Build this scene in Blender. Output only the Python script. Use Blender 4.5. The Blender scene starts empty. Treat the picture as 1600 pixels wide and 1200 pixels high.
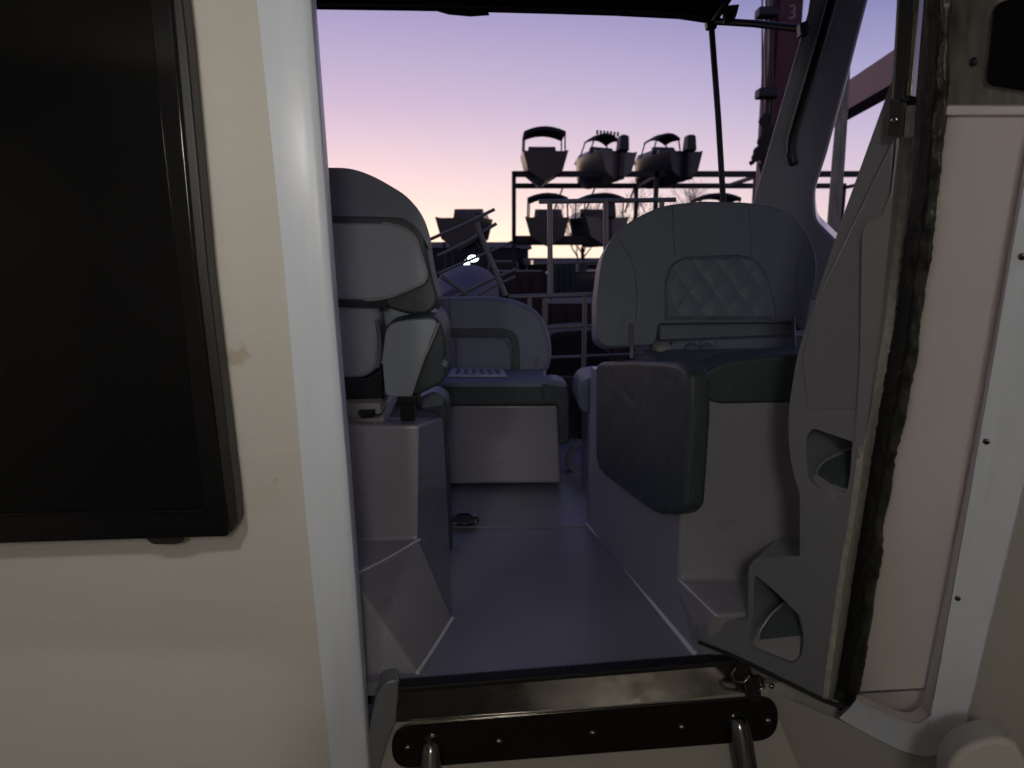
import bpy, bmesh, math, random
from mathutils import Vector, Matrix, noise
random.seed(7)
sc = bpy.context.scene
R = math.radians

# ------------------------------------------------------------------ camera
F = 1110.0; PITCH = R(10.0); CAM = Vector((0, 0, 0.85))
cam = bpy.data.objects.new('camera', bpy.data.cameras.new('camera'))
sc.collection.objects.link(cam)
cam.location = CAM; cam.rotation_euler = (math.pi/2 - PITCH, 0, 0)
cam.data.sensor_width = 36; cam.data.lens = F/1600*36
cam.data.clip_start = 0.02; cam.data.clip_end = 4000
cam.data.dof.use_dof = True; cam.data.dof.focus_distance = 1.55; cam.data.dof.aperture_fstop = 5.6
sc.camera = cam

# ------------------------------------------------------------------ sky: after sunset, glow low on the left
SUN_AZ = R(-13)     # azimuth of the glow, measured from +Y towards +X
w = bpy.data.worlds.new('World'); sc.world = w; w.use_nodes = True
nt = w.node_tree; N = nt.nodes; L = nt.links
for n in list(N): N.remove(n)
out = N.new('ShaderNodeOutputWorld'); bg = N.new('ShaderNodeBackground')
tc = N.new('ShaderNodeTexCoord'); sep = N.new('ShaderNodeSeparateXYZ')
L.new(tc.outputs['Generated'], sep.inputs[0])
def ramp(stops):
    r = N.new('ShaderNodeValToRGB'); e = r.color_ramp.elements
    e[0].position = stops[0][0]; e[0].color = (*stops[0][1], 1)
    e[1].position = stops[-1][0]; e[1].color = (*stops[-1][1], 1)
    for p, c in stops[1:-1]:
        k = e.new(p); k.color = (*c, 1)
    return r
# glow side of the sky and the far side, both by elevation (z of the direction)
glow = ramp([(0.0, (1.16, 0.98, 0.78)), (0.03, (1.13, 0.93, 0.77)), (0.075, (0.93, 0.74, 0.74)), (0.13, (0.77, 0.61, 0.71)),
             (0.20, (0.58, 0.47, 0.66)), (0.32, (0.355, 0.31, 0.565)), (0.55, (0.20, 0.20, 0.42)), (1.0, (0.07, 0.085, 0.21))])
dusk = ramp([(0.0, (0.80, 0.62, 0.66)), (0.06, (0.78, 0.60, 0.68)), (0.13, (0.63, 0.51, 0.69)), (0.21, (0.41, 0.375, 0.62)),
             (0.32, (0.18, 0.188, 0.425)), (0.55, (0.15, 0.16, 0.36)), (1.0, (0.07, 0.085, 0.21))])
L.new(sep.outputs['Z'], glow.inputs[0]); L.new(sep.outputs['Z'], dusk.inputs[0])
dt = N.new('ShaderNodeVectorMath'); dt.operation = 'DOT_PRODUCT'
L.new(tc.outputs['Generated'], dt.inputs[0]); dt.inputs[1].default_value = (math.sin(SUN_AZ), math.cos(SUN_AZ), 0)
mr = N.new('ShaderNodeMapRange'); mr.interpolation_type = 'SMOOTHSTEP'
mr.inputs['From Min'].default_value = 0.72; mr.inputs['From Max'].default_value = 1.0
L.new(dt.outputs['Value'], mr.inputs['Value'])
mx = N.new('ShaderNodeMix'); mx.data_type = 'RGBA'
L.new(mr.outputs[0], mx.inputs[0]); L.new(dusk.outputs[0], mx.inputs[6]); L.new(glow.outputs[0], mx.inputs[7])
# the side of the sky away from the sunset is much dimmer
mr2 = N.new('ShaderNodeMapRange'); mr2.interpolation_type = 'SMOOTHSTEP'
mr2.inputs['From Min'].default_value = -0.5; mr2.inputs['From Max'].default_value = 0.85
mr2.inputs['To Min'].default_value = 0.56; mr2.inputs['To Max'].default_value = 1.0
L.new(dt.outputs['Value'], mr2.inputs['Value'])
sky = N.new('ShaderNodeTexSky'); sky.sky_type = 'NISHITA'; sky.sun_disc = False
sky.sun_elevation = R(0.5); sky.sun_rotation = SUN_AZ
ns = N.new('ShaderNodeVectorMath'); ns.operation = 'SCALE'; ns.inputs['Scale'].default_value = 0.02
L.new(sky.outputs[0], ns.inputs[0])
sl = N.new('ShaderNodeVectorMath'); sl.operation = 'SCALE'
L.new(mx.outputs[2], sl.inputs[0]); L.new(mr2.outputs[0], sl.inputs['Scale'])
ad = N.new('ShaderNodeVectorMath'); ad.operation = 'ADD'
L.new(sl.outputs[0], ad.inputs[0]); L.new(ns.outputs[0], ad.inputs[1])
L.new(ad.outputs[0], bg.inputs[0]); bg.inputs[1].default_value = 1.0
L.new(bg.outputs[0], out.inputs[0])

sun = bpy.data.objects.new('sun', bpy.data.lights.new('sun', 'SUN')); sc.collection.objects.link(sun)
sun.data.energy = 0.06; sun.data.angle = R(16); sun.data.color = (1, 0.62, 0.38)
sd = Vector((math.sin(R(-50))*math.cos(R(3)), math.cos(R(-50))*math.cos(R(3)), math.sin(R(3))))
sun.rotation_euler = sd.to_track_quat('Z', 'Y').to_euler()

sc.view_settings.view_transform = 'Standard'; sc.view_settings.look = 'None'
sc.view_settings.exposure = 0; sc.view_settings.gamma = 1
sc.render.engine = 'CYCLES'
sc.cycles.use_denoising = True
sc.cycles.max_bounces = 8

# ------------------------------------------------------------------ helpers
cp, sp = math.cos(PITCH), math.sin(PITCH)
def ray(px, py):
    a = (px-800)/F; b = -(py-600)/F
    return Vector((a, cp + b*sp, -sp + b*cp))
def PY(px, py, Y): d = ray(px, py); return CAM + d*(Y/d.y)
def PZ(px, py, z): d = ray(px, py); return CAM + d*((z-CAM.z)/d.z)
class Pl:
    def __init__(s, p, n): s.p = Vector(p); s.n = Vector(n).normalized()
    @staticmethod
    def three(a, b, c):
        n = (b-a).cross(c-a).normalized()
        if n.dot(a-CAM) < 0: n = -n
        return Pl(a, n)          # normal points away from the camera
    def at(s, px, py, off=0):
        d = ray(px, py); q = s.p + s.n*off
        return CAM + d*((q-CAM).dot(s.n)/d.dot(s.n))
def V(Y, lean=0.0, yaw=0.0, z0=0.5):
    """upright plane at distance Y (at height z0), leaning back by lean, turned by yaw"""
    n = Vector((math.sin(yaw)*math.cos(lean)*-1, math.cos(yaw)*math.cos(lean), -math.sin(lean)))
    return Pl((0, Y, z0), n)

def fil(pts, r, n=5):
    """round the corners of a closed outline; a point may carry its own radius as third value"""
    res = []
    m = len(pts)
    for i in range(m):
        a = Vector(pts[i-1][:2]); b = Vector(pts[i][:2]); c = Vector(pts[(i+1) % m][:2])
        rr = pts[i][2] if len(pts[i]) > 2 else r
        u = a-b; v = c-b
        k = min(rr, u.length*0.49, v.length*0.49)
        if k < 0.5: res.append((b.x, b.y)); continue
        p0 = b+u.normalized()*k; p1 = b+v.normalized()*k
        for j in range(n+1):
            t = j/n
            q = p0*(1-t)**2 + b*2*t*(1-t) + p1*t*t
            res.append((q.x, q.y))
    return res

MATS = {}
def mat(name, col, rough=0.5, metal=0.0, var=0.08, vscale=3.0, bump=0.0, bscale=200.0, coat=0.0, emit=None, stretch=None, spec=0.5, rvar=0.0, wave=0.0):
    m = bpy.data.materials.new(name); m.use_nodes = True
    t = m.node_tree; b = t.nodes['Principled BSDF']
    b.inputs['Roughness'].default_value = rough; b.inputs['Metallic'].default_value = metal
    b.inputs['Coat Weight'].default_value = coat; b.inputs['Coat Roughness'].default_value = 0.12
    b.inputs['Specular IOR Level'].default_value = spec
    tc = t.nodes.new('ShaderNodeTexCoord'); mp = t.nodes.new('ShaderNodeMapping')
    t.links.new(tc.outputs['Object'], mp.inputs[0])
    if stretch: mp.inputs['Scale'].default_value = stretch
    nz = t.nodes.new('ShaderNodeTexNoise'); nz.inputs['Scale'].default_value = vscale; nz.inputs['Detail'].default_value = 5
    t.links.new(mp.outputs[0], nz.inputs['Vector'])
    r = t.nodes.new('ShaderNodeValToRGB'); e = r.color_ramp.elements
    e[0].position = 0.3; e[1].position = 0.7
    e[0].color = (*[c*(1-var) for c in col], 1); e[1].color = (*[min(1, c*(1+var)) for c in col], 1)
    t.links.new(nz.outputs['Fac'], r.inputs[0]); t.links.new(r.outputs[0], b.inputs['Base Color'])
    if rvar:
        q = t.nodes.new('ShaderNodeMapRange'); q.inputs['To Min'].default_value = max(0.02, rough-rvar); q.inputs['To Max'].default_value = rough+rvar
        n3 = t.nodes.new('ShaderNodeTexNoise'); n3.inputs['Scale'].default_value = vscale*4; n3.inputs['Detail'].default_value = 6
        t.links.new(mp.outputs[0], n3.inputs['Vector']); t.links.new(n3.outputs['Fac'], q.inputs['Value']); t.links.new(q.outputs[0], b.inputs['Roughness'])
    if bump:
        n2 = t.nodes.new('ShaderNodeTexNoise'); n2.inputs['Scale'].default_value = bscale; n2.inputs['Detail'].default_value = 3
        t.links.new(mp.outputs[0], n2.inputs['Vector'])
        bp = t.nodes.new('ShaderNodeBump'); bp.inputs['Strength'].default_value = bump; bp.inputs['Distance'].default_value = 0.002
        t.links.new(n2.outputs['Fac'], bp.inputs['Height']); t.links.new(bp.outputs[0], b.inputs['Normal'])
        if wave:     # slow waviness of stuffed upholstery
            n4 = t.nodes.new('ShaderNodeTexNoise'); n4.inputs['Scale'].default_value = 9; n4.inputs['Detail'].default_value = 2; n4.inputs['Distortion'].default_value = 0.8
            t.links.new(mp.outputs[0], n4.inputs['Vector'])
            b4 = t.nodes.new('ShaderNodeBump'); b4.inputs['Strength'].default_value = wave; b4.inputs['Distance'].default_value = 0.012
            t.links.new(n4.outputs['Fac'], b4.inputs['Height']); t.links.new(b4.outputs[0], bp.inputs['Normal'])
    if emit:
        b.inputs['Emission Color'].default_value = (*emit[0], 1); b.inputs['Emission Strength'].default_value = emit[1]
    MATS[name] = m
    return m

def tag(o, label=None, cat=None, group=None, kind=None):
    if label: o['label'] = label
    if cat: o['category'] = cat
    if group: o['group'] = group
    if kind: o['kind'] = kind
    return o
def empty(name, loc=(0, 0, 0), rz=0):
    o = bpy.data.objects.new(name, None); sc.collection.objects.link(o)
    o.location = loc; o.rotation_euler = (0, 0, rz); o.empty_display_size = 0.1
    return o
def mk(name, verts, faces, m, parent=None, bevel=0.0, seg=3, smooth=35, solid=0.0, soff=1.0, sub=0, blim=30):
    """world-space verts -> one mesh object (origin moved to its own middle, parent kept in place)"""
    me = bpy.data.meshes.new(name)
    vs = [Vector(v) for v in verts]
    c = sum(vs, Vector())/max(1, len(vs))
    base = Vector((0, 0, 0))
    p = parent
    while p is not None:
        base += p.location; p = p.parent
    me.from_pydata([v-c for v in vs], [], faces)
    bm = bmesh.new(); bm.from_mesh(me); bmesh.ops.recalc_face_normals(bm, faces=bm.faces)
    if solid:          # open sheets: outer side towards the camera, thickness behind it
        if sum(f_.calc_area()*f_.normal.dot(CAM-(f_.calc_center_median()+c)) for f_ in bm.faces) < 0: bmesh.ops.reverse_faces(bm, faces=bm.faces)
        soff = -1
    bm.to_mesh(me); bm.free()
    o = bpy.data.objects.new(name, me); sc.collection.objects.link(o)
    me.materials.append(MATS[m] if isinstance(m, str) else m)
    o.location = c - base if parent is not None else c
    if parent is not None: o.parent = parent
    me.polygons.foreach_set('use_smooth', [True]*len(me.polygons))
    me.set_sharp_from_angle(angle=R(smooth))
    if sub:
        s = o.modifiers.new('subdivide', 'SUBSURF'); s.levels = sub; s.render_levels = sub
    if solid:
        s = o.modifiers.new('thickness', 'SOLIDIFY'); s.thickness = solid; s.offset = soff
        if not bevel:
            e_ = o.modifiers.new('edges', 'EDGE_SPLIT'); e_.split_angle = R(min(smooth, 60))
    if bevel:
        b = o.modifiers.new('bevel', 'BEVEL'); b.width = bevel; b.segments = seg; b.limit_method = 'ANGLE'; b.angle_limit = R(blim)
        b.harden_normals = False
        wn = o.modifiers.new('normals', 'WEIGHTED_NORMAL'); wn.keep_sharp = False; wn.weight = 60
    return o
def prism(name, front, vec, m, parent=None, bevel=0.0, seg=3, scale=1.0, blim=30):
    """front: closed 3-D outline; vec: extrusion (one vector)"""
    n = len(front); vec = Vector(vec)
    c = sum((Vector(p) for p in front), Vector())/n
    back = [c+(Vector(p)-c)*scale+vec for p in front]
    f = [list(range(n)), list(range(2*n-1, n-1, -1))] + [[i, (i+1) % n, n+(i+1) % n, n+i] for i in range(n)]
    return mk(name, list(front)+back, f, m, parent, bevel, seg, blim=blim)
def slab(name, pix, plane, thick, m, parent=None, bevel=0.0, seg=3, off=0.0, r=0, scale=1.0, fn=5, vdir=None):
    pts = fil(pix, r, fn) if r or any(len(p) > 2 for p in pix) else pix
    return prism(name, [plane.at(x, y, off) for x, y in pts], (vdir or plane.n)*thick, m, parent, bevel, seg, scale, blim=40)
def grid(name, rows, m, parent=None, solid=0.0, soff=1.0, bevel=0, smooth=40, sub=0):
    nr = len(rows); nc = len(rows[0])
    f = [[i*nc+j, i*nc+j+1, (i+1)*nc+j+1, (i+1)*nc+j] for i in range(nr-1) for j in range(nc-1)]
    return mk(name, [p for r_ in rows for p in r_], f, m, parent, bevel, 3, smooth, solid, soff, sub)
def tube_geo(pts, r, n=10, cap=True, radii=None):
    pts = [Vector(p) for p in pts]; vs = []; fs = []
    t0 = (pts[1]-pts[0]).normalized()
    a = t0.orthogonal().normalized()
    for i, p in enumerate(pts):
        t = (pts[min(i+1, len(pts)-1)]-pts[max(i-1, 0)]).normalized()
        a = (a - t*a.dot(t)).normalized(); b = t.cross(a)
        rr = radii[i] if radii else r
        for k in range(n):
            q = 2*math.pi*k/n
            vs.append(p + (a*math.cos(q)+b*math.sin(q))*rr)
    for i in range(len(pts)-1):
        for k in range(n):
            fs.append([i*n+k, i*n+(k+1) % n, (i+1)*n+(k+1) % n, (i+1)*n+k])
    if cap:
        fs.append(list(range(n))[::-1]); fs.append([(len(pts)-1)*n+k for k in range(n)])
    return vs, fs
def tube(name, pts, r, m, parent=None, n=10, radii=None):
    v, f = tube_geo(pts, r, n, True, radii)
    return mk(name, v, f, m, parent, smooth=50)
def smoothline(pts, k=6):
    """Catmull-Rom through 3-D points"""
    pts = [Vector(p) for p in pts]; res = []
    for i in range(len(pts)-1):
        p0 = pts[max(i-1, 0)]; p1 = pts[i]; p2 = pts[i+1]; p3 = pts[min(i+2, len(pts)-1)]
        for j in range(k):
            t = j/k
            res.append(0.5*((2*p1)+(p2-p0)*t+(2*p0-5*p1+4*p2-p3)*t*t+(3*p1-p0-3*p2+p3)*t**3))
    res.append(pts[-1]); return res
def box(name, lo, hi, m, parent=None, bevel=0.0, seg=2):
    x0, y0, z0 = lo; x1, y1, z1 = hi
    v = [(x0, y0, z0), (x1, y0, z0), (x1, y1, z0), (x0, y1, z0), (x0, y0, z1), (x1, y0, z1), (x1, y1, z1), (x0, y1, z1)]
    f = [[0, 3, 2, 1], [4, 5, 6, 7], [0, 1, 5, 4], [1, 2, 6, 5], [2, 3, 7, 6], [3, 0, 4, 7]]
    return mk(name, v, f, m, parent, bevel, seg)
def bar(name, a, b, wdt, dpt, m, parent=None, bevel=0.0, up=Vector((0, 0, 1))):
    """box-section bar from a to b"""
    a = Vector(a); b = Vector(b); t = (b-a).normalized()
    s = t.cross(up)
    if s.length < 1e-3: s = Vector((1, 0, 0))
    s.normalize(); u = s.cross(t)
    v = []
    for p in (a, b):
        for i, j in ((-1, -1), (1, -1), (1, 1), (-1, 1)):
            v.append(p + s*wdt/2*i + u*dpt/2*j)
    f = [[3, 2, 1, 0], [4, 5, 6, 7]] + [[i, (i+1) % 4, 4+(i+1) % 4, 4+i] for i in range(4)]
    return mk(name, v, f, m, parent, bevel)
def dome(name, c, axis, r, h, m, parent=None, n=14, rings=5):
    """a round button head: cap of radius r, height h along axis"""
    c = Vector(c); axis = Vector(axis).normalized(); a = axis.orthogonal().normalized(); b = axis.cross(a)
    v = []; f = []
    for i in range(rings):
        q = i/(rings)*math.pi/2
        for k in range(n):
            t = 2*math.pi*k/n
            v.append(c + (a*math.cos(t)+b*math.sin(t))*r*math.cos(q) + axis*h*math.sin(q))
    v.append(c+axis*h)
    for i in range(rings-1):
        for k in range(n): f.append([i*n+k, i*n+(k+1) % n, (i+1)*n+(k+1) % n, (i+1)*n+k])
    for k in range(n): f.append([(rings-1)*n+k, (rings-1)*n+(k+1) % n, rings*n])
    f.append(list(range(n))[::-1])
    return mk(name, v, f, m, parent, smooth=60)
def screw(c, axis, r, m, parent):
    s = dome('screw', c, axis, r, r*0.5, m, parent)
    axis = Vector(axis).normalized(); a = axis.orthogonal().normalized(); b = axis.cross(a); c = Vector(c)+axis*r*0.5
    q = r*0.5; t_ = r*0.12
    vs = []; fs = []
    for u, v_ in ((a, b), (b, a)):
        k = len(vs)
        for i, j in ((-1, -1), (1, -1), (1, 1), (-1, 1)): vs.append(c+u*q*i+v_*t_*j-axis*r*0.2)
        for i, j in ((-1, -1), (1, -1), (1, 1), (-1, 1)): vs.append(c+u*q*i+v_*t_*j+axis*r*0.05)
        fs += [[k, k+1, k+2, k+3], [k+4, k+5, k+6, k+7]]+[[k+x, k+(x+1) % 4, k+4+(x+1) % 4, k+4+x] for x in range(4)]
    d = mk('slot', vs, fs, 'black_plastic', s)
    d.location = Vector(d.location)
    return s
def boolean_cut(o, cutters):
    for c in cutters:
        md = o.modifiers.new('cut', 'BOOLEAN'); md.object = c; md.operation = 'DIFFERENCE'; md.solver = 'EXACT'
    # order: cuts before bevel
    dg = bpy.context.evaluated_depsgraph_get(); dg.update()
    me = bpy.data.meshes.new_from_object(o.evaluated_get(dg))
    o.modifiers.clear(); o.data = me
    for c in cutters: bpy.data.objects.remove(c)
    me.polygons.foreach_set('use_smooth', [True]*len(me.polygons)); me.set_sharp_from_angle(angle=R(35))
    return o

# ------------------------------------------------------------------ materials
mat('liner', (0.66, 0.63, 0.575), 0.55, var=0.02, vscale=4, bump=0.2, bscale=60, stretch=(1, 1, 9))
mat('liner_plain', (0.47, 0.445, 0.395), 0.5, var=0.05, vscale=2)
mat('aluminium', (0.77, 0.815, 0.90), 0.31, metal=0.0, var=0.03, vscale=6, coat=0.0, rvar=0.06, stretch=(8, 8, 1))
mat('black_gloss', (0.006, 0.006, 0.007), 0.13, var=0.1, rvar=0.04)
mat('screen_black', (0.006, 0.006, 0.0065), 0.12, var=0.2, rvar=0.03, spec=0.25)
mat('casing', (0.022, 0.021, 0.019), 0.45)
mat('gelcoat', (0.325, 0.32, 0.355), 0.28, var=0.03, vscale=1.5, coat=0.3, bump=0.02, bscale=6, rvar=0.02)
mat('gelcoat_glint', (0.75, 0.74, 0.78), 0.12, var=0.02, coat=0.6)  # brightened gelcoat that paints the sky glint along moulded edges
mat('gelcoat_gloss', (0.24, 0.235, 0.25), 0.10, var=0.04, coat=0.8)
mat('gelcoat_grey', (0.195, 0.20, 0.216), 0.22, var=0.05, vscale=2, coat=0.4, bump=0.02, bscale=6, rvar=0.02)
mat('nonslip', (0.245, 0.235, 0.275), 0.33, var=0.12, vscale=4, rvar=0.10, bump=0.12, bscale=350)
mat('vinyl', (0.165, 0.195, 0.245), 0.5, var=0.05, vscale=6, bump=0.3, bscale=260, wave=0.45)
mat('vinyl_dark', (0.050, 0.067, 0.074), 0.5, var=0.08, vscale=6, bump=0.3, bscale=260, wave=0.45)
mat('vinyl_light', (0.335, 0.385, 0.425), 0.5, var=0.05, vscale=6, bump=0.3, bscale=260, wave=0.45)
mat('stitch', (0.085, 0.098, 0.115), 0.7)
mat('piping', (0.36, 0.36, 0.35), 0.55)
mat('steel', (0.34, 0.33, 0.315), 0.13, metal=1.0, var=0.06, vscale=9, rvar=0.06)
mat('steel_dark', (0.19, 0.18, 0.155), 0.16, metal=1.0, var=0.1, vscale=9, rvar=0.05)
mat('tube_steel', (0.20, 0.20, 0.205), 0.4, metal=0.5, var=0.06)
mat('steel_smudged', (0.62, 0.60, 0.56), 0.17, metal=1.0, var=0.30, vscale=8, rvar=0.15, bump=0.004, bscale=7, stretch=(1, 1, 2.0))
mat('steel_rail', (0.17, 0.17, 0.17), 0.18, metal=1.0, var=0.08)
mat('vinyl_bench', (0.185, 0.215, 0.27), 0.5, var=0.05, vscale=6, bump=0.3, bscale=260, wave=0.45)
mat('gelcoat_pillar', (0.26, 0.272, 0.31), 0.25, var=0.05, vscale=2, coat=0.3, bump=0.02, bscale=6)
mat('rubber', (0.012, 0.012, 0.013), 0.65, bump=0.4, bscale=120)
mat('black_plastic', (0.014, 0.014, 0.015), 0.4)
mat('deep_black', (0.004, 0.004, 0.004), 0.5, spec=0.08)
mat('canvas', (0.010, 0.010, 0.014), 0.9, bump=0.3, bscale=300)
mat('carpet', (0.03, 0.027, 0.024), 0.95, var=0.2, vscale=40, bump=0.6, bscale=300)
mat('raw_edge', (0.34, 0.33, 0.29), 0.8, var=0.2, vscale=70, bump=1.0, bscale=220)
mat('sealant', (0.040, 0.040, 0.030), 0.38, var=0.7, vscale=30, bump=0.9, bscale=90)
mat('sealant_matt', (0.010, 0.010, 0.009), 0.7, var=0.5, vscale=60, bump=1.0, bscale=260)
mat('reveal', (0.86, 0.795, 0.76), 0.42, var=0.05, vscale=3, coat=0.2, rvar=0.08)
mat('dirty_acrylic', (0.17, 0.165, 0.14), 0.35, var=0.5, vscale=12, coat=0.2, stretch=(4, 4, 1))
mat('paper', (0.55, 0.54, 0.60), 0.7, var=0.3, vscale=30)
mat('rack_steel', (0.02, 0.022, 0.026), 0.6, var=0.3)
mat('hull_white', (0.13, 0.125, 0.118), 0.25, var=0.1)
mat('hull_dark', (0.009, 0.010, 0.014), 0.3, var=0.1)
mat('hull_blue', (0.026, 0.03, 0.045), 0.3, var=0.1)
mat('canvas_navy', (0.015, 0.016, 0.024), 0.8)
mat('crane_red_shaded', (0.085, 0.014, 0.022), 0.5, var=0.15)  # shaded copy of the crane red, darkened for the backlit column
mat('crane_red', (0.13, 0.018, 0.024), 0.45, var=0.15)
mat('crane_black', (0.01, 0.01, 0.012), 0.5)
mat('white_paint', (0.26, 0.25, 0.27), 0.5)
mat('decal', (0.33, 0.29, 0.34), 0.5)
mat('timber', (0.30, 0.31, 0.22), 0.85, var=0.35, vscale=7, bump=0.8, bscale=30, stretch=(5, 5, 0.6))
mat('asphalt', (0.030, 0.029, 0.031), 0.85, var=0.25, vscale=0.6, bump=0.5, bscale=20)
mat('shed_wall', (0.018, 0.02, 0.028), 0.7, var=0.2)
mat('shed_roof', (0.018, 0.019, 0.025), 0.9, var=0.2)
mat('rust_red', (0.026, 0.011, 0.010), 0.7, var=0.3)
mat('bin_green', (0.012, 0.03, 0.026), 0.6, var=0.3)
mat('cover_cloth', (0.10, 0.10, 0.14), 0.8, var=0.1)
mat('bark', (0.05, 0.038, 0.032), 0.9)
mat('lamp_lens', (0.8, 0.9, 0.9), 0.3, emit=((0.80, 1.0, 0.98), 9.0))
mat('window_lit', (0.8, 0.6, 0.5), 0.4, emit=((1.0, 0.58, 0.40), 0.75))
mat('window_glass', (0.03, 0.035, 0.045), 0.08)
mat('cabin_lens', (0.9, 0.85, 0.75), 0.4, emit=((1.0, 0.90, 0.76), 6.0))
mat('rope', (0.22, 0.21, 0.22), 0.85, bump=0.6, bscale=120)

# stain on the cabin liner (its own shape, so it stays put)
def add_stain(m, spots, col):
    t = m.node_tree; b = t.nodes['Principled BSDF']; cur = b.inputs['Base Color'].links[0].from_socket
    geo = t.nodes.new('ShaderNodeNewGeometry')
    for p, rad, amt in spots:
        nz = t.nodes.new('ShaderNodeTexNoise'); nz.inputs['Scale'].default_value = 55; nz.inputs['Detail'].default_value = 4
        t.links.new(geo.outputs['Position'], nz.inputs['Vector'])
        ds = t.nodes.new('ShaderNodeVectorMath'); ds.operation = 'DISTANCE'
        t.links.new(geo.outputs['Position'], ds.inputs[0]); ds.inputs[1].default_value = p
        ms = t.nodes.new('ShaderNodeMath'); ms.operation = 'MULTIPLY_ADD'
        t.links.new(nz.outputs['Fac'], ms.inputs[0]); ms.inputs[1].default_value = rad*2.2; t.links.new(ds.outputs['Value'], ms.inputs[2])
        mp = t.nodes.new('ShaderNodeMapRange'); mp.inputs['From Min'].default_value = rad*1.55; mp.inputs['From Max'].default_value = rad*2.1
        mp.inputs['To Min'].default_value = amt; mp.inputs['To Max'].default_value = 0
        t.links.new(ms.outputs[0], mp.inputs['Value'])
        mi = t.nodes.new('ShaderNodeMix'); mi.data_type = 'RGBA'
        t.links.new(mp.outputs[0], mi.inputs[0]); t.links.new(cur, mi.inputs[6]); mi.inputs[7].default_value = (*col, 1)
        cur = mi.outputs[2]
    t.links.new(cur, b.inputs['Base Color'])

# ================================================================== SETTING OF THE YARD
GZ = -1.75
g = mk('ground', [(-900, -60, GZ), (900, -60, GZ), (900, 2500, GZ), (-900, 2500, GZ)], [[0, 1, 2, 3]], 'asphalt')
tag(g, kind='structure')

# ================================================================== CABIN
WP = Pl(PY(440, 600, 1.255), (-0.10, 1, 0))      # face of the bulkhead left of the doorway
cols = [-900, -600, -300, -100, 60, 200, 300, 345, 375, 400, 425, 450, 470, 490]
rows = []
for py in (-230, 0, 100, 200, 300, 420, 560, 700, 850, 960, 1000, 1020, 1040, 1080, 1200, 1450, 1900):
    s = 0.092*(py-420)       # the edge of the doorway leans
    row = []
    for k, c in enumerate(cols):
        x = c + s*max(0, min(1, (c+100)/500))
        bulge = -0.004*math.exp(-((c-352)/30.0)**2) - 0.010*max(0, (c-400)/90.0)
        bulge -= 0.00022*max(0, py-1015)*max(0, min(1, (470-c)/120)) - 0.00006*max(0, min(py, 1015)-850)*max(0, min(1, (470-c)/120))
        row.append(WP.at(x-6, py, bulge))
    rows.append(row)
wall = grid('cabin_wall', rows, 'liner', solid=0.03, soff=-1, smooth=80)
tag(wall, kind='structure')
add_stain(MATS['liner'], [(tuple(WP.at(368, 556)), 0.026, 0.5), (tuple(WP.at(418, 770)), 0.03, 0.12), (tuple(WP.at(430, 752)), 0.006, 0.28)], (0.40, 0.31, 0.17))
# rest of the cabin around the camera (closed, so only the doorway lets the dusk in)
cz, fz = 1.34, -0.75
tag(mk('cabin_ceiling', [(-1.7, -1.7, cz), (1.7, -1.7, cz), (1.7, 0.9, cz), (1.05, 1.22, cz), (-1.7, 1.2, cz)], [[0, 1, 2, 3, 4]], 'liner_plain', solid=0.04, soff=1), kind='structure')
tag(mk('cabin_floor', [(-1.7, -1.7, fz), (1.7, -1.7, fz), (1.7, 1.3, fz), (-1.7, 1.3, fz)], [[0, 1, 2, 3]], 'carpet'), kind='structure')
tag(mk('cabin_side_wall', [(-1.7, -1.7, fz), (-1.7, 1.3, fz), (-1.7, 1.3, cz), (-1.7, -1.7, cz)], [[0, 1, 2, 3]], 'liner_plain', solid=0.03), kind='structure')
tag(mk('cabin_front_wall', [(-1.7, -1.7, fz), (1.7, -1.7, fz), (1.7, -1.7, cz), (-1.7, -1.7, cz)], [[0, 1, 2, 3]], 'liner_plain', solid=0.03), kind='structure')
tag(mk('cabin_wall_starboard', [(1.7, -1.7, fz), (1.7, 1.1, fz), (1.7, 1.1, cz), (1.7, -1.7, cz)], [[0, 1, 2, 3]], 'liner_plain', solid=0.03), kind='structure')

# the cabin's ceiling lamp and an added wall spot, outside the picture; one glints on the door trim
def lamp_light(parent, kind, offset, watts, soft):
    li = bpy.data.objects.new('lamp_light', bpy.data.lights.new('lamp_light', kind)); sc.collection.objects.link(li)
    li.data.shadow_soft_size = soft; li.data.energy = watts; li.data.color = (1.0, 0.955, 0.89)
    li.parent = parent; li.location = offset
    return li
# unseen spot lamp, added to brighten the television wall and spare the cockpit
RL = Vector((-0.47, 0.30, 1.16)); az, el = R(-39), R(-12)
ax = Vector((math.sin(az)*math.cos(el), math.cos(az)*math.cos(el), math.sin(el)))
rl = empty('wall_spot_lamp', RL); tag(rl, 'unseen spot lamp added to brighten the cream wall with the television', 'lamp')
tube('stem', [Vector((RL.x, RL.y, cz)), RL-ax*0.10], 0.012, 'aluminium', rl, n=12)
tube('shade', [RL-ax*0.12, RL-ax*0.10, RL-ax*0.04, RL-ax*0.035], 0.05, 'aluminium', rl, n=28, radii=[0.03, 0.045, 0.055, 0.055])
tube('lens', [RL-ax*0.034, RL-ax*0.026], 0.05, 'cabin_lens', rl, n=28)
sp_ = lamp_light(rl, 'SPOT', (0, 0, 0), 7.8, 0.05)
sp_.data.spot_size = R(112); sp_.data.spot_blend = 0.14; sp_.rotation_euler = (-ax).to_track_quat('Z', 'Y').to_euler()
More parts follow.
